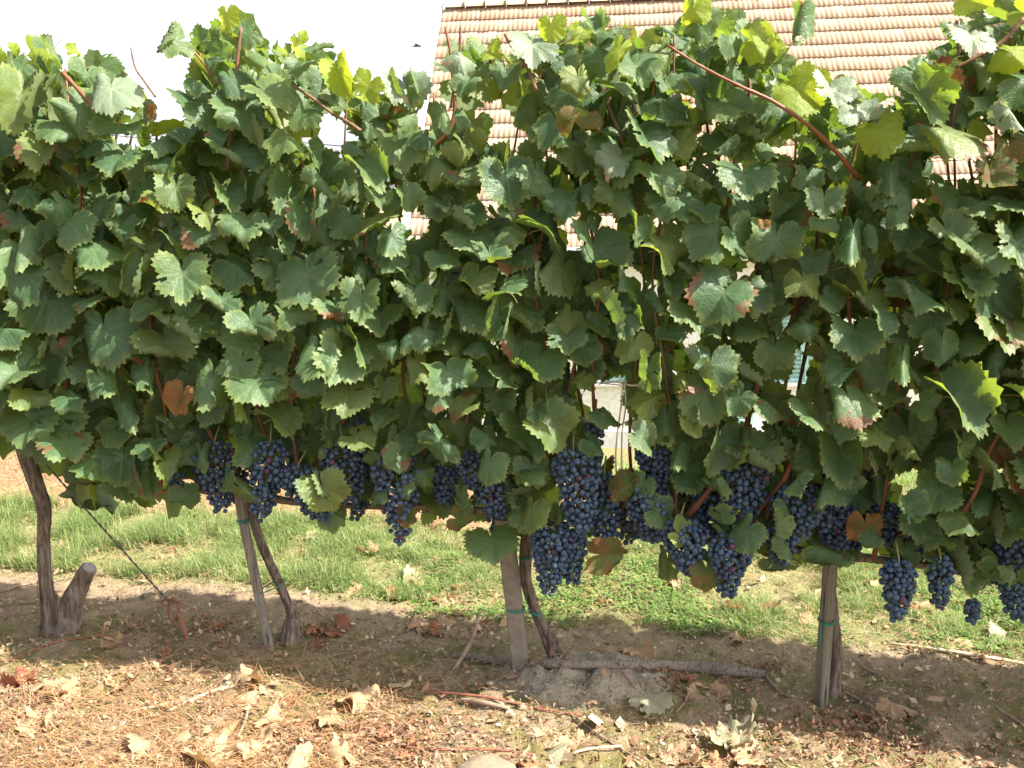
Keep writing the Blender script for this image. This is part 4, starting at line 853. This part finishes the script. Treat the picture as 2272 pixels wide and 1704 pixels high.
# ------------------------------------------------------------------ log and twigs on the ground
def ground_tube(pts, wpx, mat, label, cat, name, n=24, sides=9, rough=.06, up=.0, seed=1, lift=None):
    P = []; R = []
    for i, ((x, y), w) in enumerate(zip(pts, wpx)):
        g = gp(x, y); r_ = w/2/(F/np.linalg.norm(g-CO)); P.append(g + [0, 0, r_*.75 + up + (lift[i] if lift else 0)]); R.append(r_)
    P_, R_ = smooth_path(P, R, n); mb = MB(); tube(mb, P_, R_, sides, rough=rough, seed=seed); return top(name, mb.mesh(name, M[mat]), P_[len(P_)//2], label=label, cat=cat)
ground_tube([(975,1452),(1050,1461),(1130,1474),(1240,1478),(1400,1480),(1520,1486),(1620,1496),(1700,1500)], [10,15,18,18,18,22,26,15], 'log', 'long grey weathered pole lying on the soil behind the middle post', 'log', 'fallen_pole', 40, 12, .10, -.006, 3)
TW = [([(1068,1415),(1050,1450),(1025,1478),(1005,1490)],[5,10,9,5],'twig','short forked grey stick resting on the pole left of the middle post',[.09,.05,.02,0]),
 ([(290,1583),(380,1566),(430,1556)],[5,7,6],'twig_pale','pale straight twig among the straw left of the leaning stake foot',None), ([(378,1580),(430,1558),(482,1537),(560,1518)],[5,9,8,3],'twig_pale','pale curved twig pointing at the upright cream leaf',None),
 ([(830,1528),(960,1540),(1080,1552),(1200,1578),(1290,1590)],[4,6,6,5,3],'twig_red','long thin red cane lying in front of the middle post',None), ([(1020,1558),(1070,1566),(1130,1578)],[9,13,8],'twig','thick dark twig below the soil mound',None),
 ([(1970,1432),(2080,1446),(2180,1462),(2290,1480)],[5,7,7,5],'twig_pale','long straw coloured cane at the grass edge on the right',None), ([(1693,1490),(1715,1525),(1745,1548),(1800,1556),(1842,1566)],[4,5,6,5,4],'twig','bent grey twig between the pole end and the right stake',None),
 ([(1868,1536),(1900,1556),(1945,1580)],[4,8,9],'twig','grey twig slanting down right of the right stake',None), ([(1380,1495),(1400,1520),(1420,1545)],[3,4,3],'twig_red','thin red twig on the right flank of the soil mound',None), ([(1560,1560),(1580,1525),(1600,1505)],[3,4,3],'twig','thin grey twig near the light leaf in front of the pole end',None),
 ([(1500,1585),(1520,1560),(1530,1530)],[3,4,4],'twig','thin forked twig right of the greenish white leaf',None), ([(0,1316),(60,1300),(130,1290)],[4,5,4],'twig','pale grey stick on bare soil left of the leftmost trunk',None), ([(520,1655),(545,1620),(555,1595)],[5,5,3],'twig','dark upright twig among the cream leaves at the bottom',[.0,.02,.04]),
 ([(880,1660),(980,1668),(1100,1668),(1190,1680)],[4,5,5,4],'twig_red','thin reddish cane at the bottom below the middle post',None), ([(1230,1690),(1300,1668),(1380,1660)],[4,6,5],'twig_pale','pale twig by the cream leaves at the bottom centre',None), ([(1270,1590),(1330,1635),(1420,1690)],[4,4,3],'twig','thin dark twig slanting right below the soil mound',None),
 ([(20,1470),(120,1430),(240,1412)],[3,4,3],'twig_red','thin tan cane in front of the leftmost trunk and stump',None), ([(1900,1470),(1920,1488),(1950,1500)],[3,5,3],'twig','small grey forked twig behind the right stake in shade',None), ([(2210,1575),(2240,1595),(2280,1620)],[4,6,5],'twig','grey stick at the right edge in the shaded soil',None)]
for i, (pts, w, m_, lab, lift) in enumerate(TW): ground_tube(pts, w, m_, lab, 'twig', 'twig', 14, 6, .05, .004, i, lift)
# pebbles
def pebble(px, py, w, label, mat):
    V, f = ico(3); rg = np.random.default_rng(int(px)); n = np.array([vnoise(v[0]*1.6 + px, v[1]*1.6 + v[2]) for v in V]); V = V*(1 + .35*n)[:, None]*[1, .8, .55]
    g = gp(px, py); r_ = w/2/(F/np.linalg.norm(g-CO)); mb = MB(); mb.add(V*r_ + g + [0, 0, r_*.25], f); top('stone', mb.mesh('stone', M[mat]), g, label=label, cat='stone')
M['stone'] = simple('stone_light', (0.52, 0.47, 0.40), (0.60, 0.56, 0.50), 60, .8, .4); M['stone_flat'] = simple('stone_flat', (0.17, 0.13, 0.09), (0.24, 0.185, 0.13), 30, .9, .5); M['stone_brown'] = simple('stone_brown', (0.42, 0.33, 0.22), (0.5, 0.4, 0.3), 30, .9, .5)
pebble(1088, 1518, 15, 'small white stone left of the soil mound', 'stone'); pebble(1105, 1610, 12, 'tiny pale stone in the litter below the soil mound', 'stone'); pebble(1472, 1652, 12, 'small pale oval stone at the bottom right of centre', 'stone')
pebble(272, 1606, 14, 'small white stone in the straw at the lower left', 'stone'); pebble(1160, 1572, 24, 'rounded pale clod beside the thick dark twig', 'stone_brown'); pebble(1075, 1728, 120, 'broad flat brown stone at the bottom edge below the post', 'stone_flat'); pebble(1823, 1515, 8, 'tiny white snail shell sized stone against the right stake', 'stone'); pebble(340, 1385, 18, 'round grey stone between the stump and the anchor', 'stone')

# ------------------------------------------------------------------ fallen leaves, each a thing
FALL = [(365,1235,46,'dry'),(271,1513,62,'dry'),(123,1540,66,'dry'),(185,1548,70,'dry'),(441,1498,64,'dry'),(539,1520,74,'dry'),(521,1572,80,'dry'),(615,1609,90,'dry'),(672,1614,44,'dry'),(354,1652,98,'dry'),(484,1660,84,'dry'),(556,1676,86,'dry'),(463,1694,92,'dry'),(655,1695,76,'dry'),(90,1602,86,'dry'),(250,1428,42,'dry'),
 (351,1464,44,'dry_red'),(47,1520,64,'dry_red'),(741,1605,66,'dry'),(800,1560,92,'dry'),(843,1570,40,'dry'),(1438,1551,84,'dry_green'),(1240,1640,54,'dry'),(1284,1656,66,'dry'),(1199,1682,92,'dry_green'),(1172,1699,40,'dry_red'),(924,1290,56,'dry'),(779,1316,46,'dry'),(989,1330,50,'dry'),(1007,1350,52,'dry'),(1058,1310,34,'dry'),
 (819,1225,44,'dry'),(1300,1317,44,'dry'),(1492,1303,46,'dry'),(1343,1337,36,'dry'),(931,1398,58,'dry'),(996,1382,44,'dry'),(971,1402,38,'dry_red'),(1069,1394,44,'dry'),(1405,1453,70,'dry'),(884,1323,44,'dry_red'),(967,1337,36,'dry_red'),(917,1670,60,'dry_red'),(783,1668,66,'dry'),(1617,1355,64,'dry'),(1703,1361,62,'dry'),(1776,1377,46,'dry'),
 (1631,1420,44,'dry'),(2035,1355,70,'dry'),(2068,1384,50,'dry'),(2112,1438,78,'dry'),(2242,1421,70,'dry_green'),(1631,1514,56,'dry'),(1555,1550,44,'dry'),(1598,1548,48,'dry'),(1978,1580,64,'dry'),(1910,1587,40,'dry_red'),(1627,1645,104,'dry_green'),(1660,1682,72,'dry'),(1508,1694,70,'dry'),(1590,1699,60,'dry'),(1938,1300,36,'dry'),(1519,1506,40,'dry_red'),
 (1512,1355,34,'dry'),(700,1402,48,'dry_red'),(745,1400,60,'dry_red'),(700,1440,40,'dry_red'),(480,1395,36,'dry_red'),(440,1660,60,'dry'),(760,1700,80,'dry'),(1020,1365,34,'dry'),(2200,1470,40,'dry'),(700,1195,34,'dry'),(560,1690,60,'dry'),(1400,1690,46,'dry'),(250,1690,50,'dry'),(860,1640,44,'dry_red'),(820,1615,50,'dry_red'),(690,1660,44,'dry_red'),(640,1560,40,'dry_red')]
LM = [('the leftmost trunk', 108, 1400), ('the sawn stump', 165, 1400), ('the anchor rod', 414, 1415), ('the leaning stake', 602, 1445), ('the slender trunk', 645, 1440), ('the middle post', 1157, 1484), ('the middle trunk', 1236, 1484), ('the soil mound', 1300, 1535), ("the pole's right end", 1700, 1500), ('the right stake', 1822, 1550), ("the pole's left tip", 975, 1452)]
LMg = [(n_, on_ground(x, y)) for n_, x, y in LM]; ordn = ['', 'second ', 'third ', 'fourth ', 'fifth ', 'sixth ', 'seventh ', 'eighth ', 'ninth ', 'tenth ']
DRYM = {}; seen = {}
info = []
for i, (x, y, w, m_) in enumerate(FALL):
    p = on_ground(x, y); name, q = min(LMg, key=lambda a_: np.linalg.norm(a_[1] - p)); dv = p - q; s_, t_ = np.dot(dv, U), np.dot(dv, N)
    zone = 'in the grass' if st(p)[1] > .33 else ('on bare soil' if st(p)[1] > -.12 else 'in the litter')
    side = ('behind' if t_ > 0 else 'in front of') if abs(t_) > abs(s_)*.8 else ('right of' if s_ > 0 else 'left of')
    info.append((x, y, w, m_, name, side, zone, float(np.linalg.norm(dv))))
colw = {'dry': ['cream', 'pale tan'], 'dry_red': ['red brown'], 'dry_green': ['greenish white']}
for i, (x, y, w, m_, name, side, zone, dist) in sorted(enumerate(info), key=lambda a_: a_[1][7]):
    c_ = colw[m_][0]; key = (c_, name, side, zone); k_ = seen.get(key, 0); seen[key] = k_ + 1
    size_ = 'large ' if w > 84 else ('small ' if w < 42 else '')
    lab = f"{ordn[k_]}nearest {c_} leaf {zone} {side} {name}" if k_ or True else ''
    g = (i*5 + 3) % len(DRY_GEO)
    if (g, m_) not in DRYM:
        mb = MB(); add_leaf(mb, DRY_GEO[g], seed=g, petiole=.45 if g % 3 == 0 else 0); DRYM[(g, m_)] = mb.mesh('fallen_leaf', [M[m_], M['twig_pale']], True, True)
    me = DRYM[(g, m_)]; gpt = gp(x, y); size = w*1.06/(F/np.linalg.norm(gpt-CO)); sc = size/1.55
    rot = Matrix.Rotation(random.uniform(0, 2*PI), 4, 'Z') @ Matrix.Rotation(random.gauss(0, .16) + .08, 4, 'X') @ Matrix.Rotation(random.gauss(0, .18), 4, 'Y')
    m = rot @ Matrix.Scale(sc, 4); R3 = np.array(m.to_3x3()); W_ = DRY_GEO[g][0] @ R3.T; lowz = np.percentile(W_[:, 2], 12)
    obj('fallen_leaf', me, None, Matrix.Translation(Vector(gpt + [0, 0, -lowz - .002])) @ m, None, lab, 'fallen leaf', 'dry vine leaves fallen on the ground')

# ------------------------------------------------------------------ litter, straw, grass, weeds (nobody could count these)
def world_pts(s, t): 
    P = O0[None, :] + s[:, None]*U + t[:, None]*N; P[:, 2] = gz(s, t); return P
def blade_mat(name, c1, c2, c3, tr, tf=.3, rough=.6):
    t = NT(name); r = t.attr('lr'); c = t.ramp(r, [(0, c1), (.5, c2), (1, c3)]); return t.done(t.mixs(tf, t.bsdf(c, rough, .25), translucent(t, tr)))
M['grass'] = blade_mat('grass_blades', (0.075, 0.145, 0.042), (0.14, 0.21, 0.062), (0.36, 0.35, 0.17), (0.26, 0.38, 0.08), .36)
M['straw'] = blade_mat('straw_blades', (0.25, 0.125, 0.055), (0.33, 0.20, 0.10), (0.42, 0.32, 0.20), (0.4, 0.25, 0.1), .15)
M['redlit'] = blade_mat('red_litter', (0.13, 0.062, 0.042), (0.23, 0.125, 0.08), (0.42, 0.30, 0.19), (0.3, 0.1, 0.04), .12, .8)
M['weed'] = blade_mat('weed_leaves', (0.075, 0.15, 0.04), (0.12, 0.20, 0.05), (0.20, 0.26, 0.07), (0.26, 0.40, 0.05), .35)
def blades(name, s, t, h, w, lean, mat, rg, lrlo=0, lrhi=1, lay=False, seg=3, z0=0.0):
    n = len(s); B = world_pts(s, t); B[:, 2] += z0; a = rg.uniform(0, 2*PI, n); D = np.stack([np.cos(a), np.sin(a), np.zeros(n)], 1); S_ = np.stack([-np.sin(a), np.cos(a), np.zeros(n)], 1)
    if lay: # straws lying: prefer running along the row
        a = rg.normal(0, .75, n) + np.arctan2(U[1], U[0]) + np.where(rg.random(n) < .5, PI, 0) + .35; D = np.stack([np.cos(a), np.sin(a), np.zeros(n)], 1); S_ = np.stack([-np.sin(a), np.cos(a), np.zeros(n)], 1)
    V = []; ks = np.linspace(0, 1, seg+1); curl = rg.normal(0, .35, n)
    for k in ks:
        if lay:
            c = B + D*(h*k)[:, None] + S_*(curl*h*k*k)[:, None] + np.array([0, 0, 1.])*(np.sin(k*PI)*h*rg.uniform(.02, .16, n) + .002 + rg.uniform(0, .01, n))[:, None]
        else:
            c = B + D*(h*lean*k*k)[:, None] + np.array([0, 0, 1.])*(h*(k - .35*lean*k*k))[:, None]
        ww = w*(1 - .85*k if not lay else .6 + .4*math.sin(k*PI)); V += [c - S_*ww[:, None]*.5, c + S_*ww[:, None]*.5]
    V = np.stack(V, 1).reshape(-1, 3); m = 2*(seg+1); base = np.arange(n)[:, None]*m; Q = np.concatenate([base + np.array([2*k, 2*k+1, 2*k+3, 2*k+2]) for k in range(seg)], 1).reshape(-1, 4)
    lr = np.repeat(np.clip(rg.uniform(lrlo, lrhi, n), 0, 1), m); return fast_mesh(name, V, Q, M[mat], lr=lr)
rg = np.random.default_rng(42)
def patchy(n, s0, s1, t0, t1, fr=3.0, thr=-.05, seed=0, tb=None):
    s = rg.uniform(s0, s1, n*2); t = rg.uniform(t0, t1, n*2); k = vnoise(s*fr + seed, t*fr + seed*2) + .5*vnoise(s*fr*2.7, t*fr*2.7 + seed); m = k > thr + rg.normal(0, .08, n*2); return s[m][:n], t[m][:n]
s, t = patchy(125000, -4.2, 3.4, .32, 1.38, 4.2, -.15, 3); m = (t > .40 - .07*np.clip(s, -1.5, 1)) & ((t < 1.30 + .05*vnoise(s*5, t*5)) | (s > -.2)); s, t = s[m], t[m]; h = rg.uniform(.014, .058, len(s))*(1 + .9*np.clip(-s-.6, 0, 1.5)/1.5); fade = sst(t, .30, .55); h = h*(.5 + .5*fade)*(1 + 1.5*np.clip(vnoise(s*9, t*9) + .05, -.3, .5))
obj('grass', blades('grass', s, t, h, np.full(len(s), .0033), rg.uniform(.2, 1.3, len(s)), 'grass', rg, 0, 1.05), kind='stuff', label='short sunlit grass strip behind the row', cat='grass')
s, t = patchy(34000, -6.5, 6, 1.3, 5.5, 1.6, -.2, 8); m = (t > 2.15) | (s > -.1); s, t = s[m], t[m]; obj('grass', blades('grass', s, t, rg.uniform(.03, .11, len(s)), np.full(len(s), .006), rg.uniform(.2, 1.2, len(s)), 'grass', rg, 0, .9), kind='stuff', label='rougher grass down the slope beyond the straw', cat='grass')
s, t = patchy(1500, -3.2, 2.6, -.05, .34, 4, .02, 12); obj('grass', blades('grass', s, t, rg.uniform(.008, .03, len(s)), np.full(len(s), .002), rg.uniform(.2, 1.3, len(s)), 'grass', rg, .2, 1.05), kind='stuff', label='sparse short grass at the edge of the bare strip', cat='grass')
s, t = patchy(30000, -5, .4, 1.28, 2.25, 2, -.35, 21); m = s < rg.normal(-.1, .2, len(s)); s, t = s[m], t[m]; obj('mown_straw', blades('mown_straw', s, t, rg.uniform(.03, .12, len(s)), np.full(len(s), .0032), rg.uniform(.2, 1.2, len(s)), 'straw', rg, .1, 1.05, True, z0=.004), kind='stuff', label='pale mown straw lying in a band behind the grass', cat='straw')
s, t = patchy(10000, -5, 4.2, .3, 1.35, 3, -.12, 25); obj('dead_grass', blades('dead_grass', s, t, rg.uniform(.02, .07, len(s)), np.full(len(s), .0022), rg.uniform(.2, 1.2, len(s)), 'straw', rg, .3, 1.1, True, z0=.014), kind='stuff', label='dead grass bits between the green blades', cat='dead grass')
# straw at the lower left, thinning to the right
s = -.45 - np.abs(rg.normal(0, .75, 9000)) + .25; t = rg.uniform(-1.25, .02, len(s)); m = rg.random(len(s)) < np.clip(.35 - (s+.4)*.8, .12, 1)*np.clip(.25 - t*1.3, .1, 1); s, t = s[m], t[m]
obj('straw', blades('straw', s, t, rg.uniform(.04, .17, len(s)), rg.uniform(.0012, .0026, len(s)), rg.uniform(.2, 1.2, len(s)), 'straw', rg, 0, .75, True, 5, .003), kind='stuff', label='orange straw strewn over the soil at the lower left', cat='straw')
s, t = patchy(5200, -2.4, 2.2, -1.25, .1, 4, -.04, 33); obj('dead_stems', blades('dead_stems', s, t, rg.uniform(.015, .075, len(s)), rg.uniform(.0010, .0022, len(s)), rg.uniform(.2, 1.2, len(s)), 'straw', rg, 0, 1.05, True, 4, .002), kind='stuff', label='fine dead stems scattered over the dry soil in front', cat='dead stems')
s, t = patchy(3400, -2.6, 2.3, -.9, .3, 4, -.02, 36); obj('thin_twigs', blades('thin_twigs', s, t, rg.uniform(.02, .10, len(s)), rg.uniform(.0012, .0026, len(s)), rg.uniform(.2, 1.2, len(s)), 'redlit', rg, 0, .6, True, 4, .002), kind='stuff', label='thin dark twigs and tendrils littering the soil under the vines', cat='twigs')
def crumbs(n, s0, s1, t0, t1, size, fr, thr, seed, flat=.5, tg=None, z0=.003):
    s, t = patchy(n, s0, s1, t0, t1, fr, thr, seed); C_ = world_pts(s, t); C_[:, 2] += rg.uniform(0, .012, len(s)) + z0
    n = len(s); a = rg.normal(size=(n, 3)); a[:, 2] *= flat; a /= np.linalg.norm(a, axis=1)[:, None]; nn = rg.normal(size=(n, 3))*[.6, .6, 1]; nn[:, 2] = np.abs(nn[:, 2]) + .4; b = np.cross(a, nn); b /= np.linalg.norm(b, axis=1)[:, None]
    sz = (size*rg.lognormal(0, .45, n))[:, None]; up = np.cross(b, a); kk = rg.normal(0, .5, n)[:, None]
    V = np.stack([C_ - a*sz, C_ - b*sz*.6 + up*sz*kk*.5, C_ + a*sz*1.1 + up*sz*kk, C_ + b*sz*.7], 1).reshape(-1, 3); return V, np.arange(4*n).reshape(n, 4), np.repeat(rg.random(n), 4)
V_, Q_, lr = crumbs(16000, -2.8, 2.2, -1.3, .05, .0044, 4.5, -.02, 41); obj('leaf_crumbs', fast_mesh('leaf_crumbs', V_, Q_, M['redlit'], lr=lr), kind='stuff', label='red brown crumbled leaf litter on the soil in front', cat='leaf litter')
V_, Q_, lr = crumbs(26000, -2.8, 2.4, -1.3, .36, .0038, 6, -.2, 45); M['crumb'] = blade_mat('soil_crumb', (0.13, .09, .06), (.27, .20, .135), (.42, .34, .24), (.3, .2, .1), .0, .95)
obj('soil_crumbs', fast_mesh('soil_crumbs', V_, Q_, M['crumb'], lr=lr), kind='stuff', label='fine pale soil crumbs and chips on the dry ground', cat='soil crumbs')
V_, Q_, lr = crumbs(1500, -2.6, 2.2, -1.3, .9, .0105, 3, -.05, 71, z0=.006); M['frag'] = blade_mat('leaf_fragment', (0.24, .13, .07), (.36, .24, .14), (.46, .36, .24), (.4, .25, .1), .15, .8)
obj('leaf_fragments', fast_mesh('leaf_fragments', V_, Q_, M['frag'], lr=lr), kind='stuff', label='broken bits of dry vine leaves strewn over soil and grass', cat='leaf fragments')
# clumps of withered red leaves
cs_ = []
for (x, y, r_, n_) in [(60,1540,.16,500),(850,1620,.16,700),(700,1640,.14,420),(760,1640,.15,420),(1830,1640,.20,500),(2010,1660,.22,500),(1500,1530,.11,260),(730,1410,.07,240),(470,1400,.09,300),(1690,1490,.06,160),(30,1600,.15,300),(900,1680,.12,300),(620,1650,.14,300),(1880,1600,.12,200),(300,1400,.12,240),(1650,1690,.15,260)]:
    s0, t0 = st(on_ground(x, y)); s = s0 + rg.normal(0, r_*.6, n_//2); t = t0 + rg.normal(0, r_*.34, n_//2); cs_.append((s, t))
s = np.concatenate([c[0] for c in cs_]); t = np.concatenate([c[1] for c in cs_]); C_ = world_pts(s, t); C_[:, 2] += rg.uniform(0, .018, len(s)); V_, Q_ = quads(C_, .0088, rg); obj('withered_leaf_clumps', fast_mesh('withered_leaf_clumps', V_, Q_, M['redlit'], lr=np.repeat(rg.random(len(s))*.8, 4)), kind='stuff', label='clumps of shrivelled red brown leaves on the ground', cat='leaf litter')
# broad leaved weeds in the grass
def weeds(n, s0, s1, t0, t1, seed, size, hmax, label):
    s, t = patchy(n, s0, s1, t0, t1, 3.5, .02, seed); C_ = world_pts(s, t); C_[:, 2] += rg.uniform(.006, hmax, len(s)); n = len(s)
    a_ = rg.uniform(0, 2*PI, n); D = np.stack([np.cos(a_), np.sin(a_), rg.uniform(-.3, .8, n)], 1); D /= np.linalg.norm(D, axis=1)[:, None]; S_ = np.cross(D, [0, 0, 1.]) ; S_ /= np.linalg.norm(S_, axis=1)[:, None]; up = np.cross(S_, D)
    L = (size*rg.uniform(.6, 1.5, n))[:, None]; V = np.stack([C_, C_ + D*L*.35 + S_*L*.32 + up*L*.08, C_ + D*L*.8 + S_*L*.26 + up*L*.03, C_ + D*L*1.05 - up*L*.1, C_ + D*L*.8 - S_*L*.26 + up*L*.03, C_ + D*L*.35 - S_*L*.32 + up*L*.08], 1).reshape(-1, 3)
    obj('weeds', fast_mesh('weeds', V, np.arange(6*n).reshape(n, 6), M['weed'], lr=np.repeat(rg.random(n), 6)), kind='stuff', label=label, cat='weeds')
weeds(17000, -.5, 3.2, .32, 1.0, 51, .012, .03, 'low clover and chickweed along the front edge of the grass')
weeds(5000, -4.2, 0, .4, 1.2, 55, .010, .03, 'small leaved weeds mixed in the grass at the left')
weeds(5000, -5.0, -2.0, 2.3, 3.6, 58, .03, .26, 'dark leafy weeds behind the straw at the far left')
# tiny weed sprout at the leftmost trunk
mb = MB(); b = gp(128, 1392)
for i in range(9):
    c = b + np.array([random.uniform(-.01, .02), random.uniform(-.01, .01), .015 + i*.014]); g = LOW_GEO[i % 14]; m4 = leaf_matrix(c, .022, random.uniform(0, 360), 20, random.uniform(-50, 50)); add_leaf(mb, g, m4, .9, 0)
tube(mb, [b, b + [.004, 0, .06], b + [-.002, 0, .14]], .0015, 5, 1); top('sprout', mb.mesh('sprout', [M['leaf_yellow'], M['stem_green']], True, True), b, label='small green sprout between the leftmost trunk and the stump', cat='plant')
# bird far off in the sky
d = ray(925, 102); c = CO + d*(38/d[1]); mb = MB(); tube(mb, [c + U*(-.22), c + U*(-.12), c, c + U*.16, c + U*.26], [.008, .035, .05, .03, .006], 8); bird_b = mb.mesh('body', simple('bird_grey', (.10, .09, .10), (.16, .15, .16), 10))
e = empty('bird', c, 'small dark bird flying in the white sky left of the roof', 'bird'); part('body', bird_b, e)
for sg in (1, -1):
    mb = MB(); V = []
    for u, w_, z_ in ((0, .09, .0), (.15, .10, .05), (.32, .05, .035), (.45, .01, .0)):
        for zz in (.006, -.006): V += [c + N*sg*u + U*(w_) + [0, 0, z_ + zz], c + N*sg*u - U*(w_*.6) + [0, 0, z_ + zz]]
    f = []
    for i in range(3): a0 = i*4; b0 = a0+4; f += [(a0, a0+1, b0+1, b0), (a0+2, b0+2, b0+3, a0+3), (a0, b0, b0+2, a0+2), (a0+1, a0+3, b0+3, b0+1)]
    mb.add(V, f); part('wing', mb.mesh('wing', bird_b.materials[0]), e)
